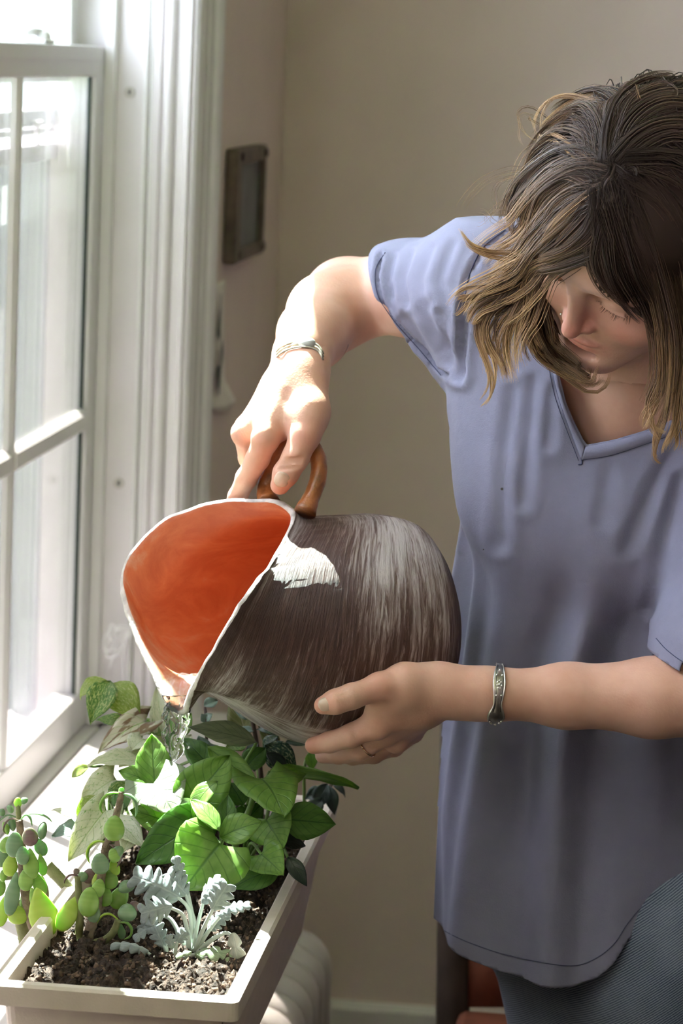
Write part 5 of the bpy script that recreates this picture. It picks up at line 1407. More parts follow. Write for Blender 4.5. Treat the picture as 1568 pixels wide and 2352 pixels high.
# spoon-handle cuff on the lower wrist
sa, sb_ = P(1200, 1596, 2.7125), P(1100, 1593, 2.7035); ax = (sb_-sa)/np.linalg.norm(sb_-sa)
c0 = P(1136, 1597, 2.7065)
e1 = -CF-ax*((-CF)@ax); e1 /= np.linalg.norm(e1); e2 = np.cross(ax, e1); e2 *= np.sign(e2[2])
Rr = .0242
def cuffpt(a, w, lift=0):
    d = math.cos(a)*e1+math.sin(a)*e2; o_ = c0+ax*w
    h, n_, i_, t_ = bvB.ray_cast(Vector(o_+d*.07), Vector(-d))
    r = Rr if h is None else float((np.array(h)-o_)@d)
    return o_+(r+.0016+lift)*d
stn = [(95, .0028, -.003), (70, .0034, -.002), (45, .0052, .0), (22, .0060, .001), (0, .0046, .0015), (-15, .0042, .002), (-32, .0072, .002), (-48, .0080, .0015), (-62, .0052, .001), (-72, .002, .0)]
sa_ = spline(np.array(stn, float), 40); V = []
for (a, w, sh) in sa_:
    for lay in (0, 1):
        for u in np.linspace(-1, 1, 9): V.append(cuffpt(RAD(a), sh+u*w, (.0016-.0010*u*u) if lay else -.0006))
n = 18; F = []
for k in range(39):
    for i in range(8):
        a = k*n+i; F.append([a, a+n, a+n+1, a+1]); a += 9; F.append([a, a+1, a+n+1, a+n])
    for i in (0, 8): a = k*n+i; F.append([a, a+9, a+9+n, a+n])
for k in (0, 39): F += [[k*n+i, k*n+i+1, k*n+i+10, k*n+i+9] for i in range(8)]
cf = mesh_obj('spoon_cuff', np.array(V), F, M['silver']); fix_normals(cf); cf.parent = bd_; cf['label'] = 'tarnished silver cuff bent from an ornate spoon handle'
mb = MB(); mg = MB()
ball = lathe_geo([(.0001, -1), (.7, -.7), (1, 0), (.7, .7), (.0001, 1)], 8)
jr = np.random.default_rng(8)
for (a, w, r) in [(22+7*math.cos(q), .0016*math.sin(q), .0010) for q in np.linspace(0, 6.28, 8)[:-1]]+[(22, 0, .0014), (40, .002, .0012), (40, -.002, .0012), (52, 0, .0012), (3, .0018, .0011), (3, -.0018, .0011), (-60, .0028, .0012), (-60, -.0028, .0012), (-66, 0, .0013), (-54, .004, .001), (-54, -.004, .001)]:
    sh = np.interp(a, sa_[::-1, 0], sa_[::-1, 2]); mb.add(ball[0]*r+cuffpt(RAD(a), sh+w*1.3, .0016), ball[1])
for s_ in (-1, 1):
    mb.tube(np.array([cuffpt(RAD(a), sh+s_*w*.86, .0012) for (a, w, sh) in sa_[2:-3]]), .0006, 6)
    mg.tube(np.array([cuffpt(RAD(a), sh+s_*w*.55, .0010) for (a, w, sh) in sa_[4:-14]]), .0005, 6)
o = mb.build('floral_relief', M['silver'], cf, True); o = mg.build('recess', M['silverdark'], cf, True)
# ring
fa, fb = P(884, 1684, 2.712), P(826, 1722, 2.718); t_ = .72; c0 = fa+(fb-fa)*t_; ax = (fb-fa)/np.linalg.norm(fb-fa); e1 = -CF-ax*((-CF)@ax); e1 /= np.linalg.norm(e1); e2 = np.cross(ax, e1)
pts = np.array([c0+.0116*(math.cos(a)*e1+math.sin(a)*e2) for a in np.linspace(0, 2*math.pi, 41)])
o = mesh_obj('ring', *tube_geo(pts, .0008, 8), M['gold']); o.parent = bd_; o['label'] = 'thin gold finger ring'
o = mesh_obj('nose_stud', ball[0]*.0012+Hp(.0165, .0150, -.0440), ball[1], M['silver']); o.parent = bd_; o['label'] = 'tiny silver nose stud'
# ================================================================ houseplants
def leaf_mat(name, c1, c2, vein=(.30, .50, .14), spots=0.0, spotc=(.62, .66, .36), trans=.52, rough=.32, patch=None, veinw=.035):
    m = bpy.data.materials.new(name); m.use_nodes = True; nt, N, L = nodes(m); b = N['Principled BSDF']; out = N['Material Output']
    uv = N.new('ShaderNodeUVMap'); uv.uv_map = 'UVMap'; sx = N.new('ShaderNodeSeparateXYZ'); L.new(uv.outputs[0], sx.inputs[0])
    n = N.new('ShaderNodeTexNoise'); n.inputs['Scale'].default_value = 3.5; n.inputs['Detail'].default_value = 5; L.new(uv.outputs[0], n.inputs[0])
    r = ramp(nt, [(.35, c1), (.68, c2)]); L.new(n.outputs['Fac'], r.inputs[0]); col = r.outputs[0]
    # veins: midrib, and side veins slanting towards the tip
    ab = N.new('ShaderNodeMath'); ab.operation = 'ABSOLUTE'; L.new(sx.outputs[0], ab.inputs[0])
    sl = N.new('ShaderNodeMath'); sl.operation = 'MULTIPLY_ADD'; sl.inputs[1].default_value = -.35; L.new(ab.outputs[0], sl.inputs[0]); L.new(sx.outputs[1], sl.inputs[2])
    ml = N.new('ShaderNodeMath'); ml.operation = 'MULTIPLY'; ml.inputs[1].default_value = 6.0; L.new(sl.outputs[0], ml.inputs[0])
    fr = N.new('ShaderNodeMath'); fr.operation = 'PINGPONG'; fr.inputs[1].default_value = .5; L.new(ml.outputs[0], fr.inputs[0])
    v1 = N.new('ShaderNodeMapRange'); v1.inputs['From Min'].default_value = .0; v1.inputs['From Max'].default_value = .09; v1.inputs['To Min'].default_value = .55; v1.inputs['To Max'].default_value = 0; L.new(fr.outputs[0], v1.inputs[0])
    v2 = N.new('ShaderNodeMapRange'); v2.inputs['From Min'].default_value = veinw*.4; v2.inputs['From Max'].default_value = veinw*1.6; v2.inputs['To Min'].default_value = .85; v2.inputs['To Max'].default_value = 0; L.new(ab.outputs[0], v2.inputs[0])
    mxv = N.new('ShaderNodeMath'); mxv.operation = 'MAXIMUM'; L.new(v1.outputs[0], mxv.inputs[0]); L.new(v2.outputs[0], mxv.inputs[1])
    mv = N.new('ShaderNodeMixRGB'); mv.inputs['Color2'].default_value = (*vein, 1); L.new(mxv.outputs[0], mv.inputs['Fac']); L.new(col, mv.inputs['Color1']); col = mv.outputs[0]
    if spots > 0:
        n2 = N.new('ShaderNodeTexNoise'); n2.inputs['Scale'].default_value = 11; n2.inputs['Detail'].default_value = 5; n2.inputs['Roughness'].default_value = .75; L.new(uv.outputs[0], n2.inputs[0])
        r2 = ramp(nt, [(.62-spots*.2, (0, 0, 0)), (.66-spots*.2, (1, 1, 1))]); L.new(n2.outputs['Fac'], r2.inputs[0])
        m2 = N.new('ShaderNodeMixRGB'); m2.inputs['Color2'].default_value = (*spotc, 1); L.new(r2.outputs[0], m2.inputs['Fac']); L.new(col, m2.inputs['Color1']); col = m2.outputs[0]
    if patch:
        n3 = N.new('ShaderNodeTexNoise'); n3.inputs['Scale'].default_value = 2.2; n3.inputs['Detail'].default_value = 6; L.new(uv.outputs[0], n3.inputs[0])
        r3 = ramp(nt, [(.50, (0, 0, 0)), (.54, (1, 1, 1))]); L.new(n3.outputs['Fac'], r3.inputs[0])
        m3 = N.new('ShaderNodeMixRGB'); m3.inputs['Color2'].default_value = (*patch, 1); L.new(r3.outputs[0], m3.inputs['Fac']); L.new(col, m3.inputs['Color1']); col = m3.outputs[0]
    L.new(col, b.inputs['Base Color']); b.inputs['Roughness'].default_value = rough; b.inputs['Specular IOR Level'].default_value = .45
    t = N.new('ShaderNodeBsdfTranslucent'); mt = N.new('ShaderNodeMixRGB'); mt.blend_type = 'MULTIPLY'; mt.inputs['Fac'].default_value = 1; mt.inputs['Color2'].default_value = (1.0, 1.0, .55, 1); L.new(col, mt.inputs['Color1']); L.new(mt.outputs[0], t.inputs[0])
    mx = N.new('ShaderNodeMixShader'); mx.inputs[0].default_value = trans; L.new(b.outputs[0], mx.inputs[1]); L.new(t.outputs[0], mx.inputs[2]); L.new(mx.outputs[0], out.inputs[0])
    bp = N.new('ShaderNodeBump'); bp.inputs['Strength'].default_value = .35; bp.inputs['Distance'].default_value = .002; bp.invert = True; L.new(mxv.outputs[0], bp.inputs['Height']); L.new(bp.outputs[0], b.inputs['Normal'])
    return m
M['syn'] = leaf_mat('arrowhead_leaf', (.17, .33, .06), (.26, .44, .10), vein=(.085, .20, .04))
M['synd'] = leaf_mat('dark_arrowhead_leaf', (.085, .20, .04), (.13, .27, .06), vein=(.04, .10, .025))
M['synp'] = leaf_mat('pale_leaf_underside', (.20, .26, .15), (.27, .33, .20), vein=(.12, .16, .09), trans=.25, rough=.5)
M['poth'] = leaf_mat('speckled_leaf', (.10, .23, .06), (.15, .30, .08), spots=.55, spotc=(.55, .60, .28), vein=(.16, .30, .10))
M['pothy'] = leaf_mat('yellow_green_leaf', (.27, .38, .07), (.36, .46, .11), spots=.45, spotc=(.55, .60, .28), vein=(.25, .35, .08))
M['vari'] = leaf_mat('cream_marbled_leaf', (.58, .60, .46), (.66, .67, .55), spots=.25, spotc=(.18, .34, .08), vein=(.40, .50, .25), trans=.35)
M['brownp'] = leaf_mat('withering_leaf', (.58, .56, .46), (.62, .60, .50), patch=(.24, .16, .10), trans=.25)
M['dkspk'] = leaf_mat('dark_speckled_leaf', (.018, .055, .035), (.03, .075, .05), spots=.42, spotc=(.35, .42, .25), vein=(.03, .07, .04), trans=.15, rough=.22)
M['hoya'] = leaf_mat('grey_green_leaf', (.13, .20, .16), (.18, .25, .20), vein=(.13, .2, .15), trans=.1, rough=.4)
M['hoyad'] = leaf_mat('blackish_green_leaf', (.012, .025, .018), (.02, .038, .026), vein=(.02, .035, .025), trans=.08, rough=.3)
M['olive'] = leaf_mat('olive_leaf', (.10, .12, .03), (.15, .16, .05), vein=(.33, .29, .20), trans=.2)
M['stemg'] = mat('green_stem', (.14, .24, .06), rough=.5, noise=.2, nscale=60)
M['stemb'] = mat('brown_stem', (.16, .11, .065), rough=.75, noise=.35, nscale=120, bump=.3, bscale=200)
M['stemd'] = mat('dark_stem', (.06, .04, .03), rough=.6, noise=.2)
def jade_mat(name, c1, c2, tip=(.30, .07, .08)):
    m = bpy.data.materials.new(name); m.use_nodes = True; nt, N, L = nodes(m); b = N['Principled BSDF']
    uv = N.new('ShaderNodeUVMap'); uv.uv_map = 'UVMap'; sx = N.new('ShaderNodeSeparateXYZ'); L.new(uv.outputs[0], sx.inputs[0])
    n = N.new('ShaderNodeTexNoise'); n.inputs['Scale'].default_value = 3; n.inputs['Detail'].default_value = 3; L.new(uv.outputs[0], n.inputs[0])
    r = ramp(nt, [(.35, c1), (.7, c2)]); L.new(n.outputs['Fac'], r.inputs[0])
    e = N.new('ShaderNodeMapRange'); e.inputs['From Min'].default_value = .93; e.inputs['From Max'].default_value = 1.02; e.inputs['To Max'].default_value = .7; L.new(sx.outputs[0], e.inputs[0])
    mx = N.new('ShaderNodeMixRGB'); mx.inputs['Color2'].default_value = (*tip, 1); L.new(e.outputs[0], mx.inputs['Fac']); L.new(r.outputs[0], mx.inputs['Color1']); L.new(mx.outputs[0], b.inputs['Base Color'])
    b.inputs['Roughness'].default_value = .33; b.inputs['Specular IOR Level'].default_value = .5
    b.inputs['Subsurface Weight'].default_value = .35; b.inputs['Subsurface Radius'].default_value = (.004, .008, .002); b.inputs['Subsurface Scale'].default_value = 1.0
    return m
M['jade'] = jade_mat('jade_leaf', (.16, .29, .05), (.24, .38, .09)); M['jadeb'] = jade_mat('blue_green_jade_leaf', (.12, .21, .11), (.19, .28, .16)); M['jadep'] = jade_mat('purple_jade_leaf', (.14, .07, .08), (.18, .12, .11)); M['jadel'] = jade_mat('lime_jade_leaf', (.30, .44, .05), (.38, .50, .09))
M['jstem'] = mat('jade_stem', (.20, .21, .09), rough=.6, noise=.25, nscale=90, bump=.2, bscale=160)
M['jbark'] = mat('jade_bark', (.21, .16, .11), rough=.8, noise=.35, nscale=140, bump=.4, bscale=220)
M['silverleaf'] = leaf_mat('silver_felt_leaf', (.22, .265, .27), (.30, .345, .345), vein=(.34, .38, .37), trans=.22, rough=.9, veinw=.06)
M['silverleaf'].node_tree.nodes['Principled BSDF'].inputs['Sheen Weight'].default_value = .4
M['silverdk'] = leaf_mat('grey_felt_underside', (.26, .28, .25), (.36, .35, .31), vein=(.40, .42, .38), trans=.15, rough=.9)
M['silverstem'] = mat('silver_felt_stem', (.42, .47, .42), rough=.9)

def lnorm(face): 
    n = -CF*face+UP*(1-face); return n/np.linalg.norm(n)
PROFILE = {
    'heart': (lambda t: (math.sin(math.pi*min(1, (t*.93+.07))**.62))**.85, .24),
    'ovate': (lambda t: math.sin(math.pi*t**.80)**.95 if 0 < t < 1 else 0, 0.0),
    'arrow': (lambda t: max(0, (1-t)**.62*(.55+.9*min(1, t*2.6+.28))*.92), .34),
    'lance': (lambda t: math.sin(math.pi*t**.7)**1.25 if 0 < t < 1 else 0, 0.0),
}
def leaf(parent, base, tip, w, face=.6, shape='heart', m='syn', droop=.12, fold=.18, roll=0.0, twist=0.0, wave=.05, name='leaf', nu=7, nv=11, lab=None, stalk=None, sm='stemg', sr=.0014):
    """base / tip: (px, py, Y); w: width in photograph pixels"""
    A, B = at(*base), at(*tip); L = np.linalg.norm(B-A); ax = (B-A)/L
    n = lnorm(face)+CR*roll; n = n-ax*(n@ax); n /= np.linalg.norm(n); sd = np.cross(ax, n)
    hw = w*.5*(base[2]+tip[2])*.5/FPX
    wf, lob = PROFILE[shape]; V, UVs = [], []
    rr = random.Random(hash((base, tip)) & 0xffff); p1, p2 = rr.uniform(0, 6.28), rr.uniform(0, 6.28)
    for j in range(nv):
        t = j/(nv-1); hw_t = hw*max(wf(t), .02 if 0 < j < nv-1 else (.25 if j == 0 and lob else .004))
        for i in range(nu):
            s = 2*i/(nu-1)-1
            al = t*L-lob*L*abs(s)**1.4*(1-t)**2.4
            hgt = L*droop*4*t*(1-t)-L*droop*.0+hw*fold*(abs(s)**1.5)*(1 if fold else 0)+hw*wave*math.sin(7*t+p1+2*s)*abs(s)+hw*.05*math.cos(6.28*t*3+p2)*abs(s)
            p = A+ax*al+sd*(hw_t*s)+n*hgt
            if twist: 
                q = sd*math.cos(twist*t)+n*math.sin(twist*t); p = A+ax*al+q*(hw_t*s)+n*L*droop*4*t*(1-t)
            V.append(p); UVs.append((s, t))
    F = [[j*nu+i, j*nu+i+1, (j+1)*nu+i+1, (j+1)*nu+i] for j in range(nv-1) for i in range(nu-1)]
    # give the blade a thickness
    V = np.array(V); o = mesh_obj(name, V, np.array(F), M[m], uv=np.array(UVs))
    q = o.modifiers.new('blade', 'SOLIDIFY'); q.thickness = .0005; q.offset = 0
    under(o, parent)
    if lab: o['label'] = lab
    if stalk is not None:
        S = at(*stalk) if not isinstance(stalk, np.ndarray) else stalk
        mid = (S*.45+A*.55)+np.array([0, 0, .02])+sd*.004
        pts = spline(np.array([S, mid, A]), 14)
        so = mesh_obj('stem', *tube_geo(pts, np.linspace(sr*1.35, sr, 14), 7), M[sm]); under(so, parent)
    return o
def stem(parent, pts, r0, r1, m='jstem', rings=True, n=9, name='stem', lab=None):
    Pt = ats(pts) if not isinstance(pts, np.ndarray) else pts
    c = spline(Pt, 6*len(Pt)); t = np.linspace(0, 1, len(c)); r = r0+(r1-r0)*t
    if rings: r = r*(1+.10*np.maximum(0, np.cos(t*2*math.pi*len(Pt)*.8))**14)
    o = mesh_obj(name, *tube_geo(c, r, n), M[m]); under(o, parent)
    if lab: o['label'] = lab
    return o
def ground(px, py, z=.771):
    d = CF*FPX+CR*(px-784.0)-CU*(py-1176.0); return CAMP+d*((z-1.55)/d[2])
def pad(parent, c, w, h, ang=0.0, Y=2.57, m='jade', thick=.32, face=.8, bend=0.0, base=None):
    """thick succulent leaf: c = centre pixel, w x h pixels, ang = tilt of its long axis (0 = hanging straight down)"""
    C = at(c[0], c[1], Y); k = Y/FPX; a = RAD(ang); w *= 1.12; h *= 1.06
    ax = -CU*math.cos(a)+CR*math.sin(a); n = lnorm(face); n = n-ax*(n@ax); n /= np.linalg.norm(n); sd = np.cross(ax, n)
    nj, ni = 11, 12; V, UVs = [], []
    for j in range(nj):
        t = j/(nj-1); tq = .5-.5*math.cos(math.pi*t); t = .6*tq+.4*t; prof = max(.03, (1-abs(2*min(max(t, 0), 1)-1)**2.3)**.5)
        nk = .40 if h > 1.55*w else .74; neck = nk+(1-nk)*min(1, t*1.9)
        for i in range(ni):
            b = 2*math.pi*i/ni
            x = w*.5*k*prof*neck*math.cos(b); z = w*.5*k*thick*prof*(.4+.6*neck)*math.sin(b)
            y = (t-.5)*h*k
            dz = bend*h*k*(t-.5)**2*4
            V.append(C+ax*y+sd*x+n*(z-dz)); UVs.append((prof*.8 if t < .9 else .8+.25*(t-.9)/.1, t))
    F = [[j*ni+i, j*ni+(i+1) % ni, (j+1)*ni+(i+1) % ni, (j+1)*ni+i] for j in range(nj-1) for i in range(ni)]+[list(range(ni))[::-1], [(nj-1)*ni+i for i in range(ni)]]
    o = mesh_obj('leaf', np.array(V), F, M[m], uv=np.array(UVs)); fix_normals(o); under(o, parent); return o
def arch(parent, pts, w, Y=2.57, m='jade', flat=.35):
    """succulent leaf seen from the side, arching over"""
    c = spline(ats([(x, y, Y) for x, y in pts]), 12); t = np.linspace(0, 1, 12); k = Y/FPX
    r = w*.5*k*np.maximum(.12, np.sin(math.pi*np.clip(t*.88+.1, 0, 1))**.7)
    T, Nn, B = frames(c, CF); ni = 10; V = []
    for j in range(12):
        for i in range(ni):
            b = 2*math.pi*i/ni; V.append(c[j]+B[j]*r[j]*math.cos(b)*flat+Nn[j]*r[j]*math.sin(b)*1.0)
    F = [[j*ni+i, j*ni+(i+1) % ni, (j+1)*ni+(i+1) % ni, (j+1)*ni+i] for j in range(11) for i in range(ni)]+[list(range(ni))[::-1], [11*ni+i for i in range(ni)]]
    o = mesh_obj('leaf', np.array(V), F, M[m], uv=np.array([(.5+.55*(j/11)**6, j/11) for j in range(12) for i in range(ni)])); fix_normals(o); under(o, parent); return o

# ---- jade plant nearer the middle
YJ = 2.555
j1 = empty('jade_plant', ground(192, 2262)); tag(j1, 'taller jade plant with round pads on a jointed stem, left of the silver-leaved plant', 'plant', 'jade plants')
J = lambda *p: [(x, y, YJ) for x, y in p]
g0 = ground(192, 2262)-[0, 0, .006]
stem(j1, np.vstack([[g0], ats(J((194, 2215), (197, 2177), (206, 2137), (219, 2096), (227, 2050), (233, 2010), (243, 1943)))]), .0056, .0036, 'jbark')
stem(j1, J((243, 1946), (255, 1915), (267, 1872), (276, 1836), (279, 1818)), .0036, .0026, 'jbark')
stem(j1, J((203, 2178), (222, 2166), (245, 2157), (262, 2138), (271, 2114)), .0042, .0030, 'jstem')
stem(j1, np.vstack([[ground(178, 2222)-[0, 0, .006]], ats(J((180, 2170), (183, 2110), (181, 2060), (179, 2012)))]), .0040, .0030, 'jstem')
stem(j1, np.vstack([[ground(200, 2200)-[0, 0, .006]], ats([(205, 2150, 2.575), (222, 2100, 2.585), (250, 2060, 2.59)])]), .0045, .0030, 'jbark')
pad(j1, (262, 1903), 46, 60, -4, YJ-.012); pad(j1, (279, 1815), 13, 14, 180, YJ, 'jadeb')
arch(j1, [(277, 1822), (256, 1821), (238, 1832), (230, 1852), (235, 1868)], 20, YJ, 'jade'); arch(j1, [(280, 1823), (298, 1826), (311, 1842), (314, 1864), (310, 1876)], 22, YJ, 'jadeb')
arch(j1, [(243, 1934), (222, 1932), (207, 1943), (200, 1962), (206, 1984)], 22, YJ, 'jadel'); pad(j1, (230, 1984), 40, 50, 5, YJ-.014, 'jadeb')
arch(j1, [(247, 1938), (262, 1944), (274, 1958), (276, 1976), (268, 1992)], 26, YJ, 'jadep'); pad(j1, (262, 1992), 24, 40, 20, YJ+.006, 'jadel'); pad(j1, (270, 1957), 30, 26, 60, YJ-.008, 'jadeb')
pad(j1, (204, 2012), 30, 36, -20, YJ+.004, 'jadep'); pad(j1, (190, 2013), 22, 24, 40, YJ, 'jadeb'); pad(j1, (252, 2020), 36, 46, 12, YJ+.004); pad(j1, (222, 2022), 22, 40, -5, YJ+.002, 'jadel'); pad(j1, (241, 2058), 32, 50, 6, YJ+.006)
pad(j1, (204, 2072), 46, 70, -6, YJ-.016, 'jade'); pad(j1, (157, 2098), 44, 92, -28, YJ-.004, 'jadel', .22)
pad(j1, (290, 2036), 38, 30, 20, YJ-.004, 'jadeb', .6); pad(j1, (276, 2058), 40, 66, -28, YJ+.010); pad(j1, (292, 2096), 42, 42, 0, YJ-.014, 'jadeb', .6); pad(j1, (308, 2082), 26, 26, 40, YJ, 'jadep', .6)
arch(j1, [(271, 2112), (255, 2100), (240, 2100), (228, 2110), (222, 2124)], 18, YJ, 'jadel'); arch(j1, [(276, 2118), (292, 2120), (302, 2134), (299, 2150), (284, 2158)], 20, YJ, 'jade'); pad(j1, (279, 2140), 18, 36, 4, YJ+.004, 'jadeb')
arch(j1, [(180, 2012), (164, 2009), (151, 2018), (147, 2030)], 16, YJ, 'jadep'); pad(j1, (175, 2002), 14, 16, 150, YJ, 'jadep')
pad(j1, (226, 2040), 30, 44, -12, YJ-.012, 'jade'); pad(j1, (262, 1965), 26, 34, 20, YJ-.01, 'jade'); pad(j1, (216, 2100), 28, 40, -14, YJ-.012, 'jadeb')
# ---- jade plant by the window corner
YK = 2.58
j2 = empty('jade_plant', ground(108, 2238)); tag(j2, 'bushier jade plant crowding the front left corner of the planter box', 'plant', 'jade plants')
K = lambda *p: [(x, y, YK) for x, y in p]
stem(j2, np.vstack([[ground(108, 2238)-[0, 0, .006]], ats(K((102, 2205), (95, 2178), (84, 2148), (70, 2110), (60, 2060), (55, 2030)))]), .0056, .0044, 'jbark')
stem(j2, np.vstack([[ground(66, 2220)-[0, 0, .006]], ats([(62, 2195, 2.60), (60, 2178, 2.60)])]), .0078, .0074, 'jbark', lab='brown woody stem foot'); stem(j2, [(60, 2180, 2.60), (56, 2150, 2.60), (48, 2118, 2.60), (42, 2070, 2.60)], .0062, .0050, 'jstem', lab='bright green upper stem')
stem(j2, K((55, 2034), (53, 1990), (51, 1959), (48, 1920), (44, 1884)), .0048, .0032, 'jbark')
stem(j2, [(44, 1890, 2.59), (42, 1862, 2.59), (42, 1848, 2.59)], .0026, .0020, 'jstem'); stem(j2, [(56, 2010, 2.60), (30, 2012, 2.60), (6, 2016, 2.60)], .0034, .0028, 'jstem')
stem(j2, [(174, 2062, 2.66), (158, 2042, 2.66), (143, 2024, 2.66), (126, 2006, 2.66), (109, 1989, 2.66)], .0052, .0058, 'jstem', lab='leafless cut-off green stem')
stem(j2, np.vstack([[ground(186, 2120)-[0, 0, .006]], ats([(182, 2080, 2.665), (174, 2060, 2.66)])]), .0050, .0052, 'jstem')
pad(j2, (98, 2096), 66, 118, 14, YK-.022, 'jadel', .2); pad(j2, (29, 2053), 34, 104, -10, YK-.012, 'jadeb', .3); pad(j2, (41, 2102), 44, 44, 0, YK-.004, 'jadel'); pad(j2, (6, 2092), 30, 76, -12, YK, 'jadel', .25); pad(j2, (57, 2075), 24, 60, 10, YK+.004, 'jade')
pad(j2, (33, 1940), 38, 60, -6, YK-.016, 'jadeb'); pad(j2, (69, 1922), 36, 44, 6, YK-.016, 'jadep'); pad(j2, (24, 1986), 34, 56, -8, YK-.002, 'jadel'); pad(j2, (71, 1984), 36, 72, 4, YK-.014, 'jade'); pad(j2, (96, 1986), 22, 52, 10, YK+.004, 'jade'); pad(j2, (92, 1944), 28, 48, 28, YK+.01, 'jadeb'); pad(j2, (90, 2030), 30, 60, 18, YK+.006, 'jade'); pad(j2, (6, 1968), 30, 50, -10, YK+.006, 'jadeb')
pad(j2, (102, 2038), 16, 60, 12, YK+.012, 'jadep'); pad(j2, (8, 2010), 30, 18, 80, YK, 'jade'); pad(j2, (0, 2040), 26, 40, -20, YK+.004, 'jade')
arch(j2, [(43, 1884), (26, 1880), (13, 1890), (8, 1906), (14, 1916)], 14, YK, 'jadep'); arch(j2, [(48, 1882), (60, 1870), (70, 1880), (74, 1898)], 16, YK, 'jadeb'); pad(j2, (97, 1908), 40, 22, 82, YK+.014, 'jadeb', .5)
arch(j2, [(50, 1876), (74, 1868), (98, 1872), (112, 1880), (120, 1889)], 14, YK+.02, 'jadeb'); arch(j2, [(40, 1878), (20, 1872), (5, 1880), (-6, 1892)], 14, YK+.015, 'jadeb')
pad(j2, (41, 1843), 18, 24, 0, YK+.01, 'jadel', .5); pad(j2, (55, 1839), 18, 16, 40, YK+.012, 'jadeb', .7); pad(j2, (24, 1858), 20, 16, -60, YK+.012, 'jadeb', .5); pad(j2, (4, 1866), 16, 18, -20, YK+.014, 'jadeb', .6); pad(j2, (14, 1902), 30, 16, -70, YK+.016, 'jade', .5); pad(j2, (28, 1892), 34, 18, -75, YK+.02, 'jadeb', .5)

pad(j2, (52, 1965), 30, 44, 2, YK-.018, 'jadeb'); pad(j2, (60, 2020), 34, 54, -6, YK-.016, 'jade'); pad(j2, (80, 2062), 26, 50, 20, YK-.02, 'jade'); pad(j2, (14, 1940), 28, 40, -20, YK-.01, 'jade')
# ---- silver dusty miller
dm = empty('dusty_miller', ground(396, 2268)); tag(dm, 'silver felted plant with lobed leaves near the front rim of the planter box', 'plant')
def lobed(base, tip, w, face=.7, m='silverleaf', droop=.12, stalk=None, lobes=4, curl=0.0, sr=.0020):
    A, B = at(*base), at(*tip); L = np.linalg.norm(B-A); ax = (B-A)/L; n = lnorm(face); n = n-ax*(n@ax); n /= np.linalg.norm(n); sd = np.cross(ax, n)
    hw = w*.5*(base[2]+tip[2])*.5/FPX; V, UVs = [], []; nv, nu = 8*lobes+1, 5
    for j in range(nv):
        t = j/(nv-1); env = (.30+.80*math.sin(math.pi*min(1, t*.78+.12))); ph = (t*lobes) % 1.0
        lob = .34+.66*math.sin(math.pi*ph)**.55 if t < .999 else .2
        if t > 1-1/lobes*.5: lob = max(lob, math.sqrt(max(0, 1-((t-(1-.5/lobes))/(.5/lobes))**2))*.7)
        for i in range(nu):
            s = 2*i/(nu-1)-1
            al = t*L+abs(s)*hw*.35*(lob)
            h_ = L*droop*4*t*(1-t)-abs(s)**2*hw*(.30+curl)+hw*.12*math.sin(9*t*lobes+s*3)*abs(s)
            V.append(A+ax*al+sd*(hw*env*lob*s)+n*h_); UVs.append((s, t))
    F = [[j*nu+i, j*nu+i+1, (j+1)*nu+i+1, (j+1)*nu+i] for j in range(nv-1) for i in range(nu-1)]
    o = mesh_obj('leaf', np.array(V), np.array(F), M[m], uv=np.array(UVs)); q = o.modifiers.new('felt', 'SOLIDIFY'); q.thickness = .0011; q.offset = 0; q = o.modifiers.new('round', 'SUBSURF'); q.levels = q.render_levels = 1; under(o, dm)
    if stalk is not None:
        P_ = ats(stalk) if not isinstance(stalk, np.ndarray) else stalk
        pts = spline(np.vstack([P_, [A+ax*.15*L]]), 18); so = mesh_obj('stem', *tube_geo(pts, np.linspace(sr*1.2, sr*.7, 18), 7), M['silverstem']); under(so, dm)
D0, D1 = (396, 2262, 2.535), (430, 2195, 2.535)
gD = ground(396, 2268)-[0, 0, .004]; gE = ground(420, 2240)-[0, 0, .004]
stem(dm, np.vstack([[gD], ats([(396, 2240, 2.535), (398, 2215, 2.535)])]), .0030, .0024, 'stemb'); stem(dm, np.vstack([[gE], ats([(428, 2210, 2.545), (436, 2188, 2.545)])]), .0034, .0030, 'silverstem')
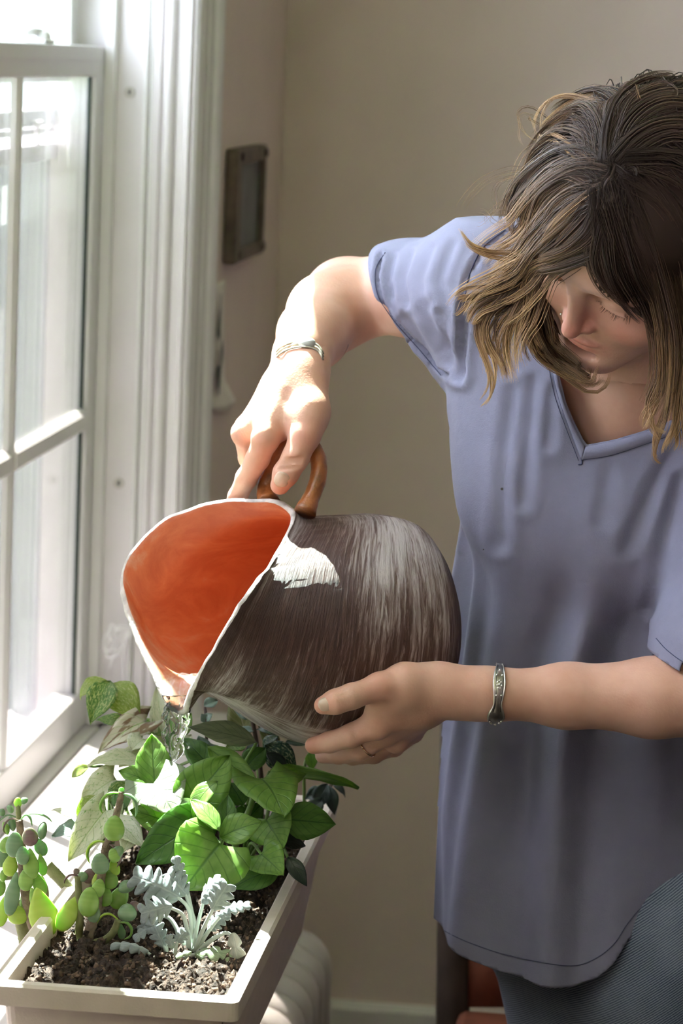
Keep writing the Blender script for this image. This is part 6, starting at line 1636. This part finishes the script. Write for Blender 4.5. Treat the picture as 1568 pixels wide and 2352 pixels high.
for a in (
    dict(base=(396, 2080, 2.525), tip=(325, 2098, 2.515), w=66, stalk=[(434, 2188, 2.545), (430, 2140, 2.54), (418, 2100, 2.53)], face=.85, droop=.2),
    dict(base=(415, 2062, 2.55), tip=(306, 2012, 2.55), w=84, stalk=[(438, 2186, 2.55), (440, 2130, 2.55), (430, 2082, 2.55)], face=.7, lobes=5),
    dict(base=(432, 2058, 2.56), tip=(384, 2006, 2.56), w=64, face=.8, stalk=[(440, 2184, 2.555), (446, 2120, 2.56)]),
    dict(base=(462, 2075, 2.55), tip=(505, 2016, 2.55), w=50, face=.3, stalk=[(442, 2186, 2.545), (452, 2130, 2.55)], droop=.16),
    dict(base=(486, 2092, 2.535), tip=(522, 2032, 2.53), w=62, face=.85, stalk=[(446, 2184, 2.545), (468, 2130, 2.54)]),
    dict(base=(500, 2102, 2.545), tip=(572, 2078, 2.545), w=36, face=.5, stalk=[(450, 2186, 2.545), (478, 2140, 2.545)], lobes=5),
    dict(base=(476, 2136, 2.55), tip=(520, 2100, 2.55), w=40, face=.7, stalk=[(448, 2188, 2.55)]),
    dict(base=(534, 2142, 2.53), tip=(552, 2236, 2.535), w=40, m='silverdk', face=.9, stalk=[(450, 2190, 2.545), (490, 2156, 2.54), (520, 2143, 2.535)], lobes=3, droop=.05),
    dict(base=(342, 2184, 2.525), tip=(256, 2168, 2.52), w=34, face=.35, stalk=[(396, 2250, 2.535), (372, 2215, 2.53)], lobes=4, curl=.5),
    dict(base=(378, 2176, 2.535), tip=(348, 2112, 2.54), w=46, face=.7, stalk=[(396, 2250, 2.535), (388, 2205, 2.535)]),
    dict(base=(350, 2128, 2.54), tip=(308, 2158, 2.535), w=32, face=.4, stalk=[(384, 2200, 2.54), (372, 2140, 2.54)], lobes=3),
    dict(base=(404, 2166, 2.53), tip=(424, 2138, 2.53), w=36, face=.8, stalk=[(412, 2215, 2.53), (402, 2190, 2.53)], lobes=3),
    dict(base=(396, 2180, 2.528), tip=(388, 2148, 2.528), w=24, face=.8, lobes=3),
    dict(base=(414, 2232, 2.52), tip=(420, 2196, 2.52), w=36, face=.9, stalk=[(412, 2258, 2.53)], lobes=3),
    dict(base=(446, 2190, 2.53), tip=(532, 2196, 2.53), w=44, m='synp', face=.5, lobes=3, stalk=[(432, 2196, 2.54)]),
    dict(base=(440, 2186, 2.52), tip=(404, 2200, 2.515), w=18, face=.5, lobes=2, m='synp'),
    dict(base=(452, 2212, 2.515), tip=(500, 2272, 2.51), w=74, m='silverdk', face=.9, stalk=[(418, 2246, 2.53), (430, 2215, 2.52)], lobes=3, droop=.08),
    dict(base=(356, 2100, 2.56), tip=(322, 2140, 2.555), w=36, face=.6, lobes=3, stalk=[(424, 2170, 2.55), (390, 2110, 2.56)]),
    dict(base=(420, 2020, 2.565), tip=(402, 1968, 2.565), w=30, face=.85, lobes=3, stalk=[(440, 2100, 2.56), (430, 2050, 2.565)]),
): lobed(**a)

# ---- arrowhead vine: the broad bright leaves
sg = empty('arrowhead_plant', ground(480, 2020)); tag(sg, 'arrowhead vine with broad bright green leaves filling the middle of the planter box', 'plant')
G = ground(480, 2030)-[0, 0, .004]; G2 = ground(400, 2000)-[0, 0, .004]; G3 = ground(560, 1990)-[0, 0, .004]
for a in (
    dict(base=(505, 1938, 2.600), tip=(420, 2046, 2.580), w=196, face=.78, shape='heart', droop=.10, fold=.10, stalk=G),
    dict(base=(505, 1925, 2.612), tip=(602, 1890, 2.62), w=84, face=.6, shape='ovate', droop=.12),
    dict(base=(356, 1812, 2.665), tip=(349, 1688, 2.69), w=86, face=.95, shape='ovate', m='syn', droop=.06, fold=.2, stalk=G2),
    dict(base=(352, 1800, 2.660), tip=(400, 1872, 2.635), w=150, face=.55, shape='arrow', m='synp', droop=.10, lab='pale green arrow-shaped leaf catching the water'),
    dict(base=(352, 1802, 2.668), tip=(272, 1772, 2.67), w=58, face=.6, shape='ovate', m='syn'),
    dict(base=(446, 1836, 2.655), tip=(528, 1736, 2.675), w=128, face=.85, shape='heart', droop=.06, fold=.15, stalk=G),
    dict(base=(500, 1795, 2.64), tip=(446, 1880, 2.63), w=60, face=.3, shape='ovate', droop=.2),
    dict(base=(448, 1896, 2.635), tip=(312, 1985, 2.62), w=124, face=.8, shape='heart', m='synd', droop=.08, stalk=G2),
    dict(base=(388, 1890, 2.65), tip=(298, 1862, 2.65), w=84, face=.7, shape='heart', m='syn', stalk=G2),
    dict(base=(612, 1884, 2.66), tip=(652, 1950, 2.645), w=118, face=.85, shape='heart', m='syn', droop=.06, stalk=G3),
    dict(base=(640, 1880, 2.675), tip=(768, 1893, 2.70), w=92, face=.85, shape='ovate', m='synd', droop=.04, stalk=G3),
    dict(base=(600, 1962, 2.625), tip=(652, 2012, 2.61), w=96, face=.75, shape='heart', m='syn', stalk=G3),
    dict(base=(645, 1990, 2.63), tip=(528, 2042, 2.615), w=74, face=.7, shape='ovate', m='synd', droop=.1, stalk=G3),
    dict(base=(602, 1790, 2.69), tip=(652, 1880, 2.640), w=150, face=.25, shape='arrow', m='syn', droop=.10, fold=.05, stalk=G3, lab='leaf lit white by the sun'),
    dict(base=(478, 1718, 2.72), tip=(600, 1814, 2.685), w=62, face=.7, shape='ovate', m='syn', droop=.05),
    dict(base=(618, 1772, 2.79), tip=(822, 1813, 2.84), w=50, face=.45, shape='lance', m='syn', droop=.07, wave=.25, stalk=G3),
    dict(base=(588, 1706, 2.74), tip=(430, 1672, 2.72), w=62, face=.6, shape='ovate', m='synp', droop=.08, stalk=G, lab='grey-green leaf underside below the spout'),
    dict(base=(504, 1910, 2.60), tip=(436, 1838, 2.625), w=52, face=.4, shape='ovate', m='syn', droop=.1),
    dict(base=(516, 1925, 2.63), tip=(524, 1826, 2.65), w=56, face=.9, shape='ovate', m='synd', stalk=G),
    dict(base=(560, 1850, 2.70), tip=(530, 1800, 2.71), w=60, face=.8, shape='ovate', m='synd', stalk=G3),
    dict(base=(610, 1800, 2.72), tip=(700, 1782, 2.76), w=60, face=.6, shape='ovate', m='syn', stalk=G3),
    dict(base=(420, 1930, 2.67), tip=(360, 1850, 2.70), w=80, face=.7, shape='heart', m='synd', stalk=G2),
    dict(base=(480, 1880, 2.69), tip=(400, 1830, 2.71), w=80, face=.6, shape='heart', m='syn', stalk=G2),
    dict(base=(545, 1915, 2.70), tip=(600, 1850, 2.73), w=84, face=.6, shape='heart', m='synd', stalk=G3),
    dict(base=(480, 1760, 2.76), tip=(420, 1700, 2.78), w=70, face=.6, shape='heart', m='synd', stalk=G),
    dict(base=(560, 1770, 2.78), tip=(610, 1720, 2.80), w=60, face=.6, shape='ovate', m='synd', stalk=G3),
): leaf(sg, **a)
stem(sg, np.vstack([[ground(520, 2010)], ats([(545, 1930, 2.66), (572, 1860, 2.675), (584, 1830, 2.68)])]), .0034, .0026, 'stemg', False)
# ---- speckled pothos climbing towards the window
po = empty('speckled_pothos', ground(300, 1900)); tag(po, 'trailing pothos with speckled and cream marbled leaves against the window jamb', 'plant')
H = ground(310, 1900)-[0, 0, .004]; H2 = ground(250, 1960)-[0, 0, .004]
stem(po, np.vstack([[H], ats([(318, 1760, 2.86), (306, 1668, 2.87), (278, 1640, 2.87), (260, 1615, 2.87), (255, 1585, 2.865), (253, 1568, 2.86)])]), .0022, .0015, 'stemb', False)
for a in (
    dict(base=(252, 1566, 2.855), tip=(207, 1666, 2.82), w=72, face=.75, shape='ovate', m='poth', droop=.16, fold=.25, nv=13),
    dict(base=(248, 1564, 2.87), tip=(186, 1608, 2.88), w=44, face=.5, shape='ovate', m='pothy', droop=.25),
    dict(base=(258, 1572, 2.865), tip=(322, 1658, 2.845), w=82, face=.8, shape='ovate', m='pothy', droop=.22, nv=13),
    dict(base=(304, 1668, 2.87), tip=(220, 1655, 2.87), w=44, face=.4, shape='ovate', m='poth', droop=.1),
    dict(base=(336, 1658, 2.845), tip=(224, 1732, 2.80), w=78, face=.6, shape='heart', m='brownp', droop=.14, stalk=H, lab='withering cream leaf with a brown patch'),
    dict(base=(312, 1660, 2.87), tip=(375, 1692, 2.86), w=42, face=.6, shape='ovate', m='poth', stalk=H),
    dict(base=(376, 1712, 2.86), tip=(360, 1578, 2.89), w=52, face=.6, shape='ovate', m='vari', stalk=H),
    dict(base=(310, 1720, 2.84), tip=(296, 1660, 2.87), w=36, face=.8, shape='ovate', m='pothy', stalk=H),
    dict(base=(335, 1755, 2.79), tip=(200, 1762, 2.76), w=86, face=.25, shape='heart', m='vari', droop=.10, stalk=H),
    dict(base=(330, 1700, 2.81), tip=(300, 1728, 2.79), w=70, face=.3, shape='heart', m='vari', droop=.1, stalk=H),
    dict(base=(262, 1790, 2.76), tip=(185, 1850, 2.74), w=84, face=.6, shape='heart', m='vari', droop=.10, stalk=H2),
    dict(base=(242, 1862, 2.70), tip=(157, 1980, 2.67), w=92, face=.7, shape='heart', m='vari', droop=.08, stalk=H2),
    dict(base=(256, 1880, 2.69), tip=(330, 1950, 2.66), w=70, face=.5, shape='ovate', m='vari', stalk=H2),
    dict(base=(232, 1830, 2.74), tip=(176, 1880, 2.74), w=50, face=.7, shape='ovate', m='pothy', stalk=H2),
    dict(base=(240, 1780, 2.80), tip=(258, 1840, 2.78), w=50, face=.9, shape='ovate', m='pothy', stalk=H2),
    dict(base=(250, 1840, 2.73), tip=(300, 1800, 2.75), w=52, face=.7, shape='ovate', m='poth', stalk=H2),
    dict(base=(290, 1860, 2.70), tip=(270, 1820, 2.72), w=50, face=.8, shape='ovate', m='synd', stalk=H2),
    dict(base=(206, 1760, 2.82), tip=(166, 1786, 2.83), w=30, face=.6, shape='ovate', m='pothy', stalk=H),
    dict(base=(180, 1880, 2.72), tip=(118, 1862, 2.74), w=24, face=.5, shape='lance', m='vari', stalk=H2),
    dict(base=(190, 1905, 2.72), tip=(120, 1925, 2.71), w=66, face=.35, shape='heart', m='hoya', stalk=H2),
    dict(base=(310, 1900, 2.68), tip=(282, 1960, 2.66), w=52, face=.6, shape='ovate', m='vari', stalk=H2),
    dict(base=(390, 1700, 2.84), tip=(440, 1640, 2.86), w=60, face=.6, shape='ovate', m='syn', stalk=H),
    dict(base=(400, 1740, 2.82), tip=(440, 1690, 2.84), w=60, face=.4, shape='ovate', m='vari', stalk=H),
    dict(base=(440, 1745, 2.80), tip=(500, 1715, 2.82), w=56, face=.5, shape='ovate', m='hoya', stalk=H),
    dict(base=(300, 1760, 2.80), tip=(345, 1700, 2.83), w=64, face=.5, shape='heart', m='vari', stalk=H),
): leaf(po, **a)
# ---- dark waxy vine under the pitcher
hy = empty('wax_vine', ground(600, 1950)); tag(hy, 'waxy dark-leaved vine with speckled leaves under the pitcher and over the far rim', 'plant')
Q = ground(600, 1940)-[0, 0, .004]; Q2 = ground(700, 1900)-[0, 0, .004]
stem(hy, np.vstack([[Q], ats([(600, 1800, 2.86), (592, 1730, 2.86), (586, 1690, 2.86), (580, 1660, 2.86), (574, 1648, 2.86)])]), .0026, .0020, 'stemd', False)
stem(hy, np.vstack([[ground(510, 1930)], ats([(480, 1800, 2.84), (474, 1700, 2.84), (474, 1655, 2.84), (470, 1625, 2.85)])]), .0020, .0014, 'stemd', False)
stem(hy, np.vstack([[Q2], ats([(745, 1830, 2.97), (762, 1800, 2.98)])]), .0024, .0018, 'stemd', False)
for a in (
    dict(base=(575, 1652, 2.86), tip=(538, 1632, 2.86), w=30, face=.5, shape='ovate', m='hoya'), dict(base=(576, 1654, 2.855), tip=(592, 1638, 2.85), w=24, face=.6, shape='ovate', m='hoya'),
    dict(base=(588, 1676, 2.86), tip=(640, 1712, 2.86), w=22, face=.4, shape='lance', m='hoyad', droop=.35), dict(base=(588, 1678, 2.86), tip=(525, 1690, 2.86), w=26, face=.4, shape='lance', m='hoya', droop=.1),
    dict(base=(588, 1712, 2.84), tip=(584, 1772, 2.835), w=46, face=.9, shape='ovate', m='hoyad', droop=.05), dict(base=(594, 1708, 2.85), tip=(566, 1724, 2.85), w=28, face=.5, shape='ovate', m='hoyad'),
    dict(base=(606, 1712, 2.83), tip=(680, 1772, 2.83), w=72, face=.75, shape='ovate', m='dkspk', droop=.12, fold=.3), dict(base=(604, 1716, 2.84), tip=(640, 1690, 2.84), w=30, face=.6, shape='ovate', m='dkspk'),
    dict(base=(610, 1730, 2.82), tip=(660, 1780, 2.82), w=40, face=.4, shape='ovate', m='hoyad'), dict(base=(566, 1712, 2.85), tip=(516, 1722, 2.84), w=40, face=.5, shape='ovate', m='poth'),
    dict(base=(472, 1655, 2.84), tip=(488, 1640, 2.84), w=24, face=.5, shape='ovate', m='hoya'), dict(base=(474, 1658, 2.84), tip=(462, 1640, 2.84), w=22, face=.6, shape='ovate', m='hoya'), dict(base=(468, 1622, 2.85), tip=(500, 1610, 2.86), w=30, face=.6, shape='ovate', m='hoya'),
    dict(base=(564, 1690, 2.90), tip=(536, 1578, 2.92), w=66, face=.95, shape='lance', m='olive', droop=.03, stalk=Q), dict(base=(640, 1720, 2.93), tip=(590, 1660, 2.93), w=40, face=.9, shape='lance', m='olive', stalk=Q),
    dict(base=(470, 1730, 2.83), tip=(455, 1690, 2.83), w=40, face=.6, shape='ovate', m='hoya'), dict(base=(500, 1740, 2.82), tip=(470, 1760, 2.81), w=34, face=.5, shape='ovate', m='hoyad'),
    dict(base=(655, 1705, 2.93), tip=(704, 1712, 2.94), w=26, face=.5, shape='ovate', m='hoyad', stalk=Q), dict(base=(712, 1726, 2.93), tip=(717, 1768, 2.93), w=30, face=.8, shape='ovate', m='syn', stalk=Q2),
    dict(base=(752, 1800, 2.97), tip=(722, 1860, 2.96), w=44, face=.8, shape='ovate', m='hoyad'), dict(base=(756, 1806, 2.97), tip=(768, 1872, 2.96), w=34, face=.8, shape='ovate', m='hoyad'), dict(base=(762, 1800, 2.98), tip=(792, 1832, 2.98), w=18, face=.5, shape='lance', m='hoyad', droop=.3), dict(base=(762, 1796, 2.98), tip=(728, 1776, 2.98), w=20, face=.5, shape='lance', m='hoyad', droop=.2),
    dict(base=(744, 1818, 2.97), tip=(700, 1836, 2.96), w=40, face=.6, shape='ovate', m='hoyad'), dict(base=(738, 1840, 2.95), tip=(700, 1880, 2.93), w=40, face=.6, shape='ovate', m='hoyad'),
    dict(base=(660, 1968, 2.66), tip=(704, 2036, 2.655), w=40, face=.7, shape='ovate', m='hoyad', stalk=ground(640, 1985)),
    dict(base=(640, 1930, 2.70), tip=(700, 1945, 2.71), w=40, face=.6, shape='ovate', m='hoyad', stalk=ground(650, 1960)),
): leaf(hy, **a)
